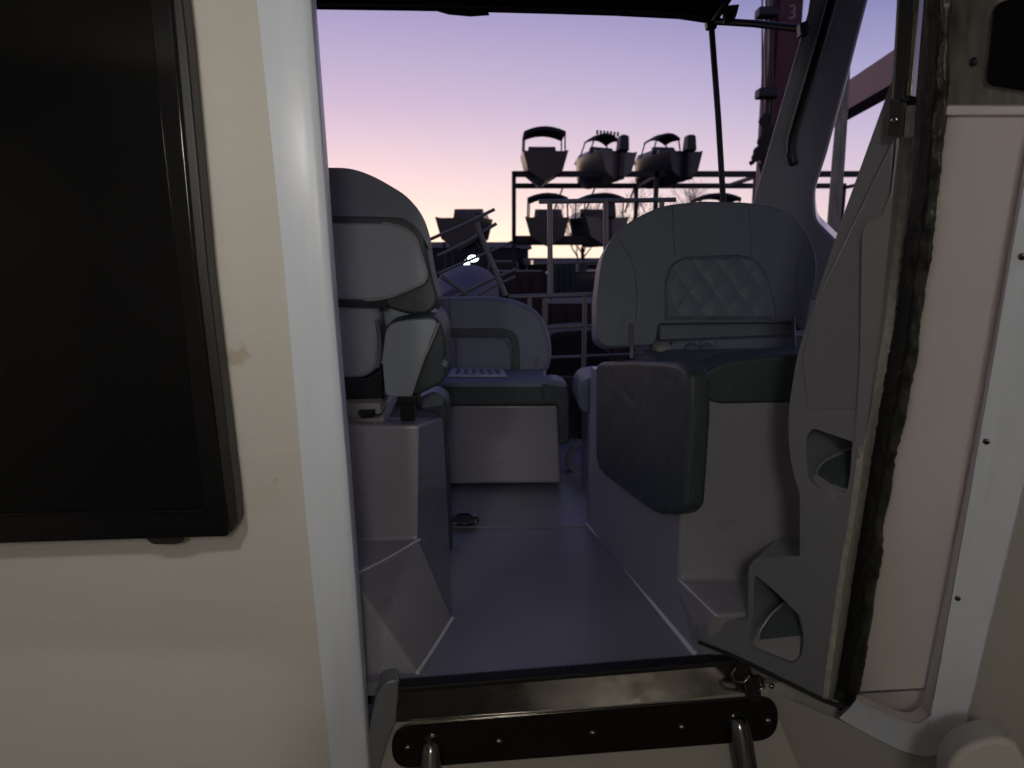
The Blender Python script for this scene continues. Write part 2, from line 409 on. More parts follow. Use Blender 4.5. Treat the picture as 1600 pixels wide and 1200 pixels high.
# round ceiling lamp further back in the cabin
CL = Vector((0.0, -0.75, cz-0.03))
c_ = empty('ceiling_lamp', CL); tag(c_, 'round ceiling lamp behind the viewer, facing the open doorway', 'lamp')
tube('bezel', [Vector((CL.x, CL.y, cz)), CL+Vector((0, 0, 0.012))], 0.065, 'aluminium', c_, n=28)
dome('lens', CL+Vector((0, 0, 0.011)), (0, 0, -1), 0.055, 0.03, 'cabin_lens', c_, n=24)
lamp_light(c_, 'POINT', (0, 0, -0.13), 17.0, 0.12)

# ------------------------------------------------------------------ television
tv = empty('television', WP.at(180, 840))
tag(tv, 'black flat television hanging on the cream cabin wall', 'television')
TV = Pl(WP.p - WP.n*0.062, WP.n)
fo = [(-700, -420), (232, -420), (268, 0), (306, 420), (347, 760), (358, 839, 8), (150, 845), (-700, 872)]
slab('casing', [(-690, -410), (238, -410), (292, 60), (325, 420), (366, 760), (371, 815), (362, 832), (150, 838), (-690, 862)], TV, 0.045, 'casing', tv, bevel=0.004, off=0.010)
slab('bezel', fo, TV, 0.0095, 'black_gloss', tv, bevel=0.004, seg=3, fn=4)
slab('screen', [(-680, -300), (212, -300), (236, 28), (318, 796), (-680, 812)], TV, 0.004, 'screen_black', tv, off=-0.0015, bevel=0.001)
slab('inner_edge', [(-680, 797+16), (322, 797), (321, 801.5), (-680, 817)], TV, 0.004, 'black_gloss', tv, off=-0.0035, bevel=0.0012)
slab('sensor_window', [(222, 838), (290, 836), (286, 848, 5), (272, 851, 5), (238, 851, 5)], TV, 0.02, 'casing', tv, off=0.006, bevel=0.002)

# ------------------------------------------------------------------ doorway frame
fr = empty('door_frame', PZ(900, 1075, -0.02))
tag(fr, 'pale satin door frame with screws around the doorway to the cockpit', 'door frame')
lp = []
for py, xl, xr in ((-240, 376, 472), (0, 400, 487), (210, 422, 503), (420, 443, 518), (740, 471, 544), (1000, 496, 563), (1200, 517, 577), (1500, 548, 600)):
    a = WP.at(xl, py, -0.026); b = WP.at(xr, py, -0.030)
    row = []
    for t, bul in ((0, 0.012), (0.012, 0.0005), (0.3, -0.001), (0.6, -0.0015), (0.80, -0.001), (0.92, 0.0015), (0.97, 0.005), (1.0, 0.012)):
        row.append(a.lerp(b, t) + WP.n*bul)
    row.append(b + WP.n*0.075 + Vector((-0.004, 0, 0)))
    lp.append(row)
grid('post', lp, 'aluminium', fr, solid=0.004, soff=-1, smooth=28)
dome('screw', WP.at(492, 85, 0.02), (1, -0.2, 0), 0.009, 0.006, 'black_plastic', fr)

# oblique right-hand side of the doorway
B0 = PZ(1205, 1078, -0.02); B1 = PZ(1440, 1178, -0.02); T1 = PY(1600, 300, 0.93)
FR = Pl.three(B0, B1, T1)
outer = [(1314, 1124), (1390, 1165), (1438, 1182), (1470, 1180), (1500, 1162), (1512, 1128), (1600, 768), (1720, 300), (1800, -100), (1860, -400)]
inner = [(1328, 1106), (1400, 1143), (1428, 1152), (1452, 1150), (1472, 1138), (1482, 1112), (1567, 600), (1622, 300), (1690, -100), (1740, -400)]
lip   = [(1338, 1093), (1400, 1122), (1424, 1130), (1440, 1128), (1452, 1118), (1458, 1098), (1546, 600), (1598, 300), (1672, -100), (1722, -400)]
deep  = [(1340, 1085), (1396, 1108), (1415, 1113), (1428, 1110), (1438, 1100), (1445, 1082), (1538, 600), (1590, 300), (1658, -100), (1708, -400)]
def dense(l, k=4):
    p = smoothline([Vector((x, y, 0)) for x, y in l], k); return [(q.x, q.y) for q in p]
fg = [[FR.at(x, y, 0.012) for x, y in dense(outer)], [FR.at(x, y, -0.008) for x, y in dense([(a[0]-3, a[1]-2) for a in outer])],
      [FR.at(x, y, -0.012) for x, y in dense(inner)], [FR.at(x, y, -0.024) for x, y in dense(lip)]]
grid('post', fg, 'aluminium', fr, smooth=20)
grid('inner_bead', [[FR.at(x, y, -0.0235) for x, y in dense([(a[0]-1, a[1]-1) for a in lip])], [FR.at(x, y, 0.03) for x, y in dense(deep)]], 'reveal', fr, smooth=20)
for x, y in ((1597, 401), (1541, 690), (1496, 935)):
    screw(FR.at(x, y, -0.0205), -FR.n, 0.0048, 'steel_dark', fr)
screw(FR.at(1360, 1118, -0.0115), -FR.n, 0.0042, 'steel_dark', fr)

# cream reveal panel between the frame and the sealed edge
rv = empty('door_jamb', FR.at(1420, 1080, 0.03))
tag(rv, 'cream jamb panel on the right of the doorway with dark sealant bead', 'jamb panel')
JP = Pl.three(PZ(1345, 1085, -0.005), FR.at(1445, 1078, 0.035), PY(1482, 165, 1.02))
slab('panel', [(1326, 1083), (1442, 1076), (1538, 600), (1590, 300), (1616, 165), (1470, 165), (1430, 500), (1390, 720), (1345, 980)], JP, 0.02, 'reveal', rv, bevel=0.003)
slab('ledge', [(1476, 181), (1620, 181), (1622, 166), (1478, 165)], JP, 0.012, 'reveal', rv, off=-0.008, bevel=0.003)
slab('lower_ledge', [(1325, 1092), (1344, 1084), (1446, 1078), (1446, 1120), (1420, 1132), (1340, 1098)], JP, 0.02, 'reveal', rv, off=0.022)
# rough black sealant bead: a lumpy rope laid in the corner
def bead(name, pts, rad, m, parent, seed, amp=0.35, n=12, k=14, flat=1.0):
    ln = smoothline(pts, k)
    v, f = tube_geo(ln, rad, n, True)
    c = []
    for i, p in enumerate(ln):
        for j in range(n):
            q = v[i*n+j]-p
            s = 1+amp*noise.noise(Vector((i*0.33, j*0.55, seed)))+amp*0.7*noise.noise(Vector((i*0.9, j*0.8, seed+9)))
            c.append(p+q*s)
    return mk(name, c, f, m, parent, smooth=80)
def ribbon(name, lpx, rpx, plane, m, parent, seed, amp, lift, jl, jr, n=260, k=10, base=0.0):
    a = smoothline([Vector((x, y, 0)) for x, y in lpx], n//(len(lpx)-1)); b = smoothline([Vector((x, y, 0)) for x, y in rpx], n//(len(rpx)-1))
    rows = []
    for i, (p, q_) in enumerate(zip(a, b)):
        el = jl*(noise.noise(Vector((i*0.45, seed, 0)))+0.6*noise.noise(Vector((i*1.3, seed, 4)))); er = jr*(noise.noise(Vector((i*0.09, seed, 8)))+0.5*noise.noise(Vector((i*0.5, seed, 2))))
        row = []
        for t in range(k+1):
            u = t/k; x = p.x+el+(q_.x+er-p.x-el)*u; y = p.y+(q_.y-p.y)*u
            h = lift*math.sin(math.pi*u)**0.6*(1+amp*noise.noise(Vector((i*0.16, u*2.5, seed)))+0.5*amp*noise.noise(Vector((i*0.6, u*5, seed+3))))
            row.append(plane.at(x, y, base-h))
        rows.append(row)
    return grid(name, rows, m, parent, smooth=80)
sl_y = (-140, 0, 165, 300, 400, 500, 600, 700, 800, 900, 1000, 1080, 1104)
sl_l = (1454, 1445, 1431, 1424, 1410, 1399, 1381, 1364, 1348, 1331, 1316, 1301, 1303)
sl_r = (1500, 1487, 1480, 1465, 1454, 1439, 1425, 1403, 1385, 1372, 1356, 1342, 1326)
ribbon('sealant_bead', [(x, y) for x, y in zip(sl_l, sl_y)], [(l+(r_-l)*0.62, y) for l, r_, y in zip(sl_l, sl_r, sl_y)], JP, 'sealant_matt', rv, 3, 0.5, 0.010, 3.0, 2.0, base=-0.004)
ribbon('sealant_smear', [(l+(r_-l)*0.45, y) for l, r_, y in zip(sl_l, sl_r, sl_y)], [(x+1, y) for x, y in zip(sl_r, sl_y)], JP, 'sealant', rv, 9, 0.7, 0.007, 2.0, 4.5, base=-0.003)
# murky panel above with a black recessed pull
UP = Pl(JP.p + JP.n*0.012, JP.n)
slab('window_panel', [(1452, -300), (1760, -300), (1640, 165), (1470, 165)], UP, 0.015, 'dirty_acrylic', rv)
slab('pull_handle', [(1549, 6), (1650, -20), (1640, 150), (1536, 134)], UP, 0.02, 'deep_black', rv, off=-0.012, bevel=0.006, r=16)
slab('pull_recess', [(1566, 24), (1640, 6), (1634, 132), (1556, 117)], UP, 0.006, 'deep_black', rv, off=-0.0145, r=12)
dome('screw', UP.at(1521, 97, 0), -UP.n, 0.006, 0.003, 'black_plastic', rv)

# wall under the doorway and to the right of the frame
SW = Pl(PZ(900, 1120, -0.09), (-0.03, 1, -0.12))
sill = grid('sill_wall', [[SW.at(x, y-(x-619)*0.0866) for x in (560, 760, 960, 1160, 1420)] for y in (1118, 1200, 1300, 1700, 2300)], 'liner_plain', solid=0.02, soff=-1)
tag(sill, kind='structure')
rw = mk('cabin_wall_right', [FR.at(1180, 1070, 0.02), FR.at(1300, 1120, 0.02), FR.at(1440, 1180, 0.02), FR.at(1512, 1128, 0.02), FR.at(1860, -400, 0.02),
    FR.at(2600, -400, 0.02), FR.at(2600, 1800, 0.02), FR.at(1180, 2400, 0.02)], [[0, 1, 2, 3, 4, 5, 6, 7]], 'liner_plain')
tag(rw, kind='structure')
# rounded cream corner in the lowest right of the picture
cu = []
for i in range(9):
    t = i/8
    cu.append(t)
kn = empty('cushion', PY(1590, 1230, 0.86))
tag(kn, 'rounded cream cushion corner at the foot of the right door frame', 'cushion')
CP = Pl(PY(1590, 1200, 0.88), (0.35, 1, -0.2))
slab('pad', [(1500, 1172), (1530, 1157), (1562, 1152), (1590, 1160), (1602, 1185), (1640, 1300), (1480, 1320), (1480, 1200)], CP, 0.07, 'liner_plain', kn, bevel=0.018, seg=5, r=25)
slab('base', [(1490, 1260), (1650, 1260), (1650, 1420), (1490, 1420)], CP, 0.06, 'liner_plain', kn, off=0.004)

# ------------------------------------------------------------------ threshold
th = empty('threshold', PZ(900, 1075, -0.03))
tag(th, 'polished smudged steel threshold plate with black ribbed rubber edge', 'threshold')
top = [(623, 1074), (720, 1067), (900, 1054), (1050, 1042), (1168, 1030)]
bot = [(619, 1129), (720, 1122), (900, 1107), (1050, 1094), (1185, 1080)]
TP0 = [PZ(x, y, 0.0) for x, y in top]
TP1 = [SW.at(x, y, -0.012) for x, y in bot]
grid('tread_plate', [[a.lerp(b, t) for a, b in zip(TP0, TP1)] for t in (0, 0.5, 1)], 'steel_smudged' if 'steel_smudged' in MATS else 'steel', th, solid=0.004, soff=-1)
rub = [(622, 1068), (720, 1061), (900, 1047), (1050, 1035), (1160, 1025)]
pr = [PZ(x, y, 0.006) for x, y in rub]
dirn = (pr[-1]-pr[0]).normalized(); nrm = Vector((-dirn.y, dirn.x, 0))
prism('rubber_strip', [pr[0]-nrm*0.016, pr[-1]-nrm*0.016, pr[-1]+nrm*0.016, pr[0]+nrm*0.016], (0, 0, -0.012), 'rubber', th, bevel=0.003)
vs = []; fs = []
nrib = 110
for i in range(nrib):
    c = pr[0].lerp(pr[-1], (i+0.5)/nrib); k = len(vs); hw = (pr[-1]-pr[0]).length/nrib*0.27
    for dz in (0.0005, 0.0028):
        for a, b in ((-1, -1), (1, -1), (1, 1), (-1, 1)): vs.append(c+dirn*hw*a+nrm*0.0135*b+Vector((0, 0, dz)))
    fs += [[k+4, k+5, k+6, k+7]]+[[k+x, k+(x+1) % 4, k+4+(x+1) % 4, k+4+x] for x in range(4)]
tag(mk('rib', vs, fs, 'rubber', th), kind='stuff')
# moulded grey end piece left of the plate
slab('end_moulding', [(571, 1215), (574, 1150), (588, 1090), (600, 1066, 12), (626, 1060, 8), (624, 1078), (618, 1132), (606, 1160), (590, 1215)], Pl(PZ(610, 1075, 0.0), (-0.25, 1, -0.1)), 0.06, 'gelcoat_grey', th, bevel=0.008, off=0.0)

slab('gap_filler', [(556, 1066), (604, 1068), (600, 1100), (556, 1100)], V(1.40, z0=0), 0.03, 'rubber', th)  # dark filler standing in for the black shade of the gap
# ------------------------------------------------------------------ ladder hooked on the sill
ld = empty('ladder', SW.at(920, 1250))
tag(ld, 'stainless cabin ladder with bolted plate below the threshold', 'ladder')
LPn = Pl(SW.p - SW.n*0.020, SW.n)
slab('mounting_plate', [(612, 1134, 34), (1216, 1086, 34), (1216, 1156, 34), (612, 1203, 34)], LPn, 0.005, 'steel_dark', ld, bevel=0.0015, fn=9)
for x, y in ((637, 1168), (780, 1158), (926, 1145), (1065, 1136), (1200, 1126)):
    dome('bolt', LPn.at(x, y, 0.0), -LPn.n, 0.0075, 0.006, 'steel', ld)
for x0, y0, x1 in ((674, 1150, 668), (1152, 1116, 1180)):
    a = LPn.at(x0, y0, 0.004); c = LPn.at(x1, 1300, -0.05); d = LPn.at(x1+(20 if x1 > 900 else -5), 1700, -0.11)
    e_ = (c-a).normalized()
    tube('rail', [a, a+e_*0.006, a+e_*0.016, a+e_*0.03, c, d], 0.024, 'steel_rail', ld, n=24, radii=[0.010, 0.017, 0.022, 0.024, 0.024, 0.024])
for py in (1420, 1640):
    tube('rung', [LPn.at(660, py, -0.085), LPn.at(1200, py-14, -0.085)], 0.018, 'steel', ld, n=14)

# catch at the right end of the threshold
ct = empty('door_catch', PZ(1180, 1070, -0.02))
tag(ct, 'small chrome catch with black strap at the threshold', 'catch')
CQ = Pl(SW.p - SW.n*0.03, SW.n)
slab('strap', [(1165, 1058), (1187, 1060), (1191, 1098), (1169, 1098)], CQ, 0.014, 'black_plastic', ct, bevel=0.002)
tube('loop', [CQ.at(x, y, 0.003) for x, y in ((1150, 1044), (1144, 1052), (1147, 1064), (1162, 1067), (1172, 1056))], 0.0035, 'steel', ct, n=8)
tube('loop', [CQ.at(x, y, 0.003) for x, y in ((1184, 1056), (1192, 1060), (1194, 1074), (1186, 1078))], 0.0035, 'steel', ct, n=8)
slab('bracket', [(1152, 1040), (1170, 1048), (1168, 1056), (1150, 1050)], CQ, 0.006, 'steel', ct, off=0.004, bevel=0.001)
dome('stud', CQ.at(1206, 1072, 0.004), -CQ.n, 0.006, 0.005, 'steel', ct)

# ================================================================== COCKPIT
fl = mk('cockpit_floor', [Vector((-1.3, PZ(623, 1066, 0).y, -0.002)), PZ(623, 1066, -0.002), PZ(1168, 1022, -0.002), Vector((1.5, PZ(1168, 1022, 0).y+0.1, -0.002)), (1.5, 2.17, -0.002), (-1.3, 2.17, -0.002)], [[0, 1, 2, 3, 4, 5]], 'nonslip', solid=0.03, soff=-1)
tag(fl, kind='structure')
fl2 = mk('aft_floor', [(-1.3, 2.171, 0.002), (1.5, 2.171, 0.002), (1.5, 3.3, 0.002), (-1.3, 3.3, 0.002)], [[0, 1, 2, 3]], 'nonslip', solid=0.05, soff=-1, bevel=0.0015)
tag(fl2, kind='structure')
dr = empty('floor_drain', PZ(725, 813, 0.018)); tag(dr, 'small round deck drain in the cockpit floor near the rear bench', 'drain')
c = PZ(725, 813, 0.018)
tube('rim', [c+Vector((0.045*math.cos(a), 0.045*math.sin(a), 0.003)) for a in [i*2*math.pi/24 for i in range(25)]], 0.005, 'steel_dark', dr, n=6)
tube('grate', [c+Vector((0, 0, 0.001)), c+Vector((0, 0, 0.003))], 0.04, 'black_plastic', dr, n=20)

def fillet_strip(name, a, b, r, m, parent): tube(name, [a, b], r, m, parent, n=8)

# ------------------------------------------------------------------ helm seat on the left with its moulded pedestal
hs = empty('helm_seat', PY(600, 860, 1.75)); hs.location.z = 0
tag(hs, 'grey upholstered helm seat on a white pedestal, left of the aisle', 'seat')
Yb = 1.62
q = lambda x, y, Y: PY(x, y, Y)
F1 = PZ(652, 1052, 0); F1b = PZ(684, 1004, 0); F2 = PZ(707, 966, 0); F3 = PZ(703, 868, 0)
E0 = q(548, 902, 1.37); E1 = q(656, 843, Yb); E1m = q(606, 872, 1.49)
T0 = q(520, 664, Yb); T1_ = q(656, 664, Yb); T2 = q(692, 652, 1.96)
lz = E1.z
L0 = q(500, 846, Yb)
NB = PZ(560, 1052, 0)
verts = [T0, T1_, T2, E1, L0, E0, F1, F2, F3, NB, E1m, F1b,
         Vector((-0.75, 1.96, T2.z)), Vector((-0.75, Yb, T0.z)), Vector((-0.75, Yb, lz)), Vector((-0.75, 1.37, lz)), Vector((-0.75, 1.35, 0))]
faces = [[13, 0, 4, 14], [0, 1, 3, 4], [1, 2, 8, 7, 3], [13, 12, 2, 1, 0], [4, 3, 10, 5], [14, 4, 5, 15], [5, 10, 11, 6], [10, 3, 7, 11], [5, 6, 9], [15, 5, 9, 16]]
ped = mk('pedestal', verts, faces, 'gelcoat', hs, bevel=0.010, seg=4, blim=15)
tube('edge_glint', [F1, F1b, F2], 0.005, 'gelcoat_glint', hs, n=8)  # glints along floor and ledge edges, painted as bright tubes
tube('edge_glint', [E0, E1m, E1], 0.003, 'gelcoat_glint', hs, n=8)
# backrest
HB = V(1.80, lean=R(4), z0=0.9)
ho = [(470, 268), (548, 268, 30), (585, 281, 40), (638, 313, 40), (662, 350, 30), (672, 420, 40), (686, 470, 14), (672, 490, 20), (640, 492, 20), (596, 478, 30), (470, 470)]
slab('backrest', ho, HB, 0.13, 'vinyl_dark', hs, bevel=0.022, seg=5)
slab('head_panel', [(470, 262), (548, 262, 30), (586, 276, 40), (640, 308, 40), (664, 345, 30), (672, 392, 10), (655, 358, 30), (630, 340, 30), (470, 336)], HB, 0.05, 'vinyl', hs, off=-0.012, bevel=0.012, seg=4)
ip = [(470, 348), (610, 348, 30), (648, 362, 30), (668, 428, 12), (664, 442, 12), (600, 470, 30), (470, 466)]
slab('inset_panel', ip, HB, 0.03, 'vinyl_light', hs, off=-0.014, bevel=0.010, seg=4)
pl = fil([(x, y) + tuple(k) for (x, y, *k) in ip], 0)
tube('piping', [HB.at(x, y, -0.013) for x, y in pl[2:-1]], 0.0028, 'piping', hs, n=6)
# seat cushion pieces below (bolsters seen from the front)
HC = V(1.74, lean=R(-6), z0=0.7)
slab('lumbar_pad', [(470, 478), (588, 478, 10), (594, 500, 10), (592, 575, 12), (570, 592, 14), (470, 592)], HC, 0.12, 'vinyl_light', hs, bevel=0.018, seg=5, off=0.02)
slab('side_bolster', [(604, 505, 14), (640, 496, 12), (682, 494, 12), (696, 520, 16), (697, 596, 12), (655, 618, 6), (600, 622, 10), (598, 560)], HC, 0.16, 'vinyl_dark', hs, bevel=0.020, seg=5)
slab('bolster_front', [(604, 507, 16), (640, 500, 12), (676, 499, 12), (683, 506, 6), (662, 560), (642, 620, 4), (602, 620, 10), (597, 560)], HC, 0.05, 'vinyl_light', hs, off=-0.012, bevel=0.012, seg=4)
tube('piping', smoothline([HC.at(x, y, -0.013) for x, y in ((686, 505), (676, 530), (662, 562), (650, 596), (643, 618))], 6), 0.0022, 'piping', hs, n=6)
slab('back_shell', [(596, 470), (676, 480), (690, 500), (640, 505), (600, 512)], HC, 0.04, 'vinyl_light', hs, off=0.06, bevel=0.01)
tube('pull_cord', smoothline([HC.at(x, y, -0.004) for x, y in ((676, 574), (686, 571), (693, 564), (697, 558))], 5), 0.0022, 'stitch', hs, n=6)
slab('pull_tab', [(694, 562), (700, 566), (697, 574), (690, 570)], HC, 0.004, 'vinyl', hs, off=-0.008)
slab('strap', [(500, 474), (586, 472), (606, 470), (606, 482), (585, 481), (500, 480)], HC, 0.008, 'black_plastic', hs, off=-0.016, bevel=0.002)
tube('lever', smoothline([HC.at(x, y, -0.004) for x, y in ((589, 500), (593, 525), (594, 556), (590, 574))], 6), 0.006, 'tube_steel', hs, n=10)
slab('mechanism', [(480, 590), (575, 590), (598, 572), (600, 632), (540, 636), (480, 636)], HC, 0.16, 'black_plastic', hs, off=0.03, bevel=0.006)
slab('slide_rail', [(500, 632), (594, 630), (596, 646), (586, 647), (586, 640), (560, 641), (560, 652), (500, 652)], HC, 0.2, 'piping', hs, off=-0.01, bevel=0.002)
slab('slide_channel', [(500, 652), (560, 650), (565, 655), (592, 653), (598, 646), (602, 662), (500, 664)], HC, 0.2, 'piping', hs, off=-0.004, bevel=0.002)
slab('slide_block', [(562, 642), (584, 641), (584, 652), (566, 653)], HC, 0.03, 'black_plastic', hs, off=-0.014, bevel=0.003)
slab('seat_post', [(624, 622), (647, 622), (647, 666), (626, 668)], HC, 0.05, 'black_plastic', hs, off=-0.006, bevel=0.004)
slab('post_collar', [(620, 618), (653, 618), (654, 634), (620, 634)], HC, 0.06, 'black_plastic', hs, off=-0.010, bevel=0.004)
# grab pad on the aisle side
AP = V(1.98, z0=0.5)
slab('side_cushion', [(640, 640), (655, 622, 8), (680, 610, 14), (697, 622, 12), (699, 640), (698, 684, 10), (686, 688, 6), (682, 645, 4)], AP, 0.10, 'vinyl_dark', hs, bevel=0.015, seg=4)
slab('cushion_cap', [(648, 626), (662, 617, 8), (680, 611, 12), (694, 620, 10), (694, 634, 8), (660, 640)], AP, 0.1, 'vinyl', hs, off=-0.012, bevel=0.012, seg=4)
slab('dark_strip', [(690, 690), (700, 690), (706, 868), (699, 868)], V(1.99, z0=0.3), 0.03, 'vinyl_dark', hs)  # dark upright strip at the far end of the pedestal's aisle side

# ------------------------------------------------------------------ companion seat on the right
cs = empty('companion_seat', PY(1100, 860, 1.75)); cs.location.z = 0
tag(cs, 'grey companion seat with quilted backrest on a white box, right of the aisle', 'seat')
G1 = PZ(1086, 1022, 0); G2 = PZ(917, 819, 0); Gm = PZ(1010, 930, 0)
dz = Vector((0, 0, 1))
an = (G1-G2).cross(dz).normalized()
if an.dot(G2-CAM) < 0: an = -an
AL = Pl(G2, an)                       # aisle face of the box
K = AL.at(1060, 905); lz = K.z
Kt = Vector((K.x, K.y, 0.552)); G2t = Vector((G2.x, G2.y, 0.52))
Lb = PZ(1150, 990, lz); Lc = Vector((1.2, Lb.y-0.1, lz))
vs = [K, Kt, G2t, G2, G1, Vector((1.2, K.y, lz)), Vector((1.2, K.y, 0.552)), Vector((1.2, G2.y, 0.52)), PZ(1118, 961, lz), G1+Vector((0.03, -0.012, 0)), Vector((1.2, 1.43, lz)), Vector((1.2, 1.43, 0))]
fs = [[0, 1, 2, 3, 4], [0, 5, 6, 1], [1, 6, 7, 2], [0, 8, 10, 5], [0, 4, 9, 8], [8, 9, 11, 10], [2, 7, 3]]
mk('box', vs, fs, 'gelcoat', cs, bevel=0.012, seg=4, blim=15)
tube('edge_glint', [PZ(1086, 1022, 0.0), PZ(1030, 955, 0), PZ(975, 889, 0)], 0.005, 'gelcoat_glint', cs, n=8, radii=[0.007, 0.006, 0.001])  # painted glints on the box edges, tapering out
tube('edge_glint', [PZ(916, 818, 0.006), PZ(924, 828, 0.002), PZ(936, 842, 0)], 0.004, 'gelcoat_glint', cs, n=8, radii=[0.005, 0.004, 0.001])
tube('edge_glint', [AL.at(1062, 907), PZ(1118, 961, lz)], 0.0025, 'gelcoat_glint', cs, n=8)
# cushion (a lofted block)
z1 = 0.64
CF = V(K.y-0.006, z0=0.6)
slab('cushion', [(1086, 604, 6), (1106, 576, 14), (1150, 562), (1330, 546), (1330, 628), (1125, 632, 16), (1106, 626, 8)], CF, 0.12, 'vinyl_dark', cs, bevel=0.012, seg=4)
tp = [PZ(1060, 562, 0.625), PZ(1110, 571, 0.64), PZ(1330, 549, 0.645), PZ(1330, 541, 0.63), PZ(1030, 541, 0.63), PZ(985, 556, 0.62)]
a = [CF.at(1086, 600), CF.at(1108, 572), CF.at(1330, 546)]
tpv = [a[0]+Vector((0.03, 0.04, -0.012)), a[1]+Vector((0, -0.008, -0.002)), a[2]+Vector((0, -0.008, -0.002)), Vector((a[2].x, 1.92, 0.612)), Vector((0.36, 1.94, 0.605)), Vector((0.33, 1.62, 0.605))]
prism('seat_top', [p+Vector((0, 0.022 if i_ in (1, 2) else 0, 0)) for i_, p in enumerate(tpv)], (0, 0, -0.07), 'vinyl', cs, bevel=0.012, seg=4)
# dark pad hanging on the aisle side
pp = [(930, 566, 10), (990, 562), (1058, 565, 14), (1076, 582, 14), (1077, 650), (1068, 794, 12), (1058, 804, 8), (1026, 804, 16), (1012, 796, 10), (936, 738, 12), (930, 716)]
ppts = fil(pp, 0)
slab('side_pad', pp, AL, 0.05, 'vinyl_dark', cs, off=-0.045, bevel=0.014, seg=4)
slab('lower_bracket', [(1074, 618), (1104, 622), (1098, 644), (1074, 640)], V(1.50, z0=0.5), 0.05, 'black_plastic', cs)
# backrest
BR = V(1.93, lean=R(9), z0=0.7)
bo = [(932, 530, 14), (932, 470), (940, 400, 30), (962, 362, 30), (990, 342, 30), (1035, 320, 30), (1100, 314), (1180, 316, 30), (1235, 330, 30), (1265, 362, 30), (1278, 405, 30), (1276, 440), (1258, 520, 14), (1240, 504, 4), (1030, 506, 4), (1024, 540, 12), (945, 543, 14)]
slab('backrest', bo, BR, 0.12, 'vinyl', cs, bevel=0.024, seg=6)
slab('backrest_flap', [(1028, 498), (1248, 494), (1246, 532, 8), (1030, 536, 8)], BR, 0.05, 'vinyl', cs, off=0.035, bevel=0.012)
slab('seat_rear', [(1020, 534), (1275, 524), (1275, 556), (1020, 560)], V(1.905, z0=0.6), 0.06, 'vinyl_bench', cs, bevel=0.012)
# quilted panel: grid clipped to the panel outline, puffed in diamonds
qo = fil([(1040, 500), (1040, 440), (1048, 413, 14), (1070, 402, 16), (1150, 399), (1180, 404, 14), (1197, 428, 14), (1210, 480), (1212, 500)], 0)
def inside(x, y, poly):
    r_ = False; j = len(poly)-1
    for i in range(len(poly)):
        xi, yi = poly[i]; xj, yj = poly[j]
        if (yi > y) != (yj > y) and x < (xj-xi)*(y-yi)/(yj-yi)+xi: r_ = not r_
        j = i
    return r_
qv = []; qf = []; idx = {}
GX, GY = 150, 90
ctr = (1125, 452)
def qpt(u, v_):
    # u,v in 0..1 -> pixel row-wise across the outline
    y = 400.5+99*v_
    xs = []
    for i in range(len(qo)):
        (xa, ya), (xb, yb) = qo[i], qo[(i+1) % len(qo)]
        if (ya-y)*(yb-y) <= 0 and abs(ya-yb) > 1e-6: xs.append(xa+(xb-xa)*(y-ya)/(yb-ya))
    return (min(xs)+(max(xs)-min(xs))*u, y) if xs else (1100, y)
for j in range(GY+1):
    for i in range(GX+1):
        x, y = qpt(i/GX, j/GY)
        a1 = (x-1040)/38.0+(y-400)/56.0; a2 = (x-1040)/38.0-(y-400)/56.0
        h = abs(math.sin(math.pi*a1))**0.45*abs(math.sin(math.pi*a2))**0.45
        e = min(1, i/5, (GX-i)/5, j/5, (GY-j)/5)
        qv.append(BR.at(x, y, -0.002-0.0055*h*e-0.004*e-0.0015*e*noise.noise(Vector((x*0.03, y*0.03, 2)))))
for j in range(GY):
    for i in range(GX): qf.append([j*(GX+1)+i, j*(GX+1)+i+1, (j+1)*(GX+1)+i+1, (j+1)*(GX+1)+i])
mk('quilted_panel', qv, qf, 'vinyl', cs, smooth=80)
tube('stitch_line', [BR.at(x, y, -0.001) for x, y in qo], 0.0020, 'stitch', cs, n=6)
for ln in ([(1050, 322), (1052, 360), (1054, 402)], [(1170, 321), (1172, 360), (1173, 402)], [(966, 372), (984, 402), (993, 432), (995, 470), (993, 503)], [(1262, 372), (1248, 402), (1244, 432), (1247, 470), (1252, 500)]):
    tube('stitch_line', smoothline([BR.at(x, y, 0.0005) for x, y in ln], 6), 0.0013, 'stitch', cs, n=6)
for x, y0, y1 in ((987, 506, 560), (1240, 498, 545)):
    tube('support_rod', [BR.at(x-1, y0, -0.008), PY(x+1, y1, 1.88)], 0.006, 'tube_steel', cs, n=10)
for x in (1036, 1081, 1105):  # small pale items with straps lying on the seat, kind unknown
    dome('pale_item', PY(x, 545, 1.90), (0, -0.5, 1), 0.022, 0.014, 'piping' if x < 1050 else 'vinyl', cs)
    tube('item_strap', [PY(x+12, 534, 1.91), PY(x+13, 545, 1.91)], 0.005, 'black_plastic', cs, n=8)

# ------------------------------------------------------------------ rear bench
rb = empty('rear_bench', (PY(780, 757, 2.55).x, 2.7, 0.018))
tag(rb, 'low grey upholstered bench across the stern with white base', 'bench')
BP = V(2.56, z0=0.2)
slab('base', [(560, 632), (872, 632), (877, 756), (560, 758)], BP, 0.45, 'gelcoat', rb, bevel=0.012)
slab('cushion', [(560, 600), (846, 600, 10), (862, 612, 8), (862, 634, 6), (560, 636)], V(2.52, z0=0.3), 0.34, 'vinyl_dark', rb, bevel=0.012, seg=4)
c0 = V(2.52, z0=0.3)
pA = c0.at(560, 599); pB = c0.at(852, 599)
prism('cushion_top', [pA+Vector((0, 0, 0.004)), pB+Vector((0, 0, 0.004)), Vector((pB.x+0.02, 2.87, pB.z+0.004)), Vector((pA.x, 2.87, pA.z+0.004))], (0, 0, -0.03), 'vinyl_bench', rb, bevel=0.014, seg=4)
BB = V(2.84, lean=R(7), z0=0.5)
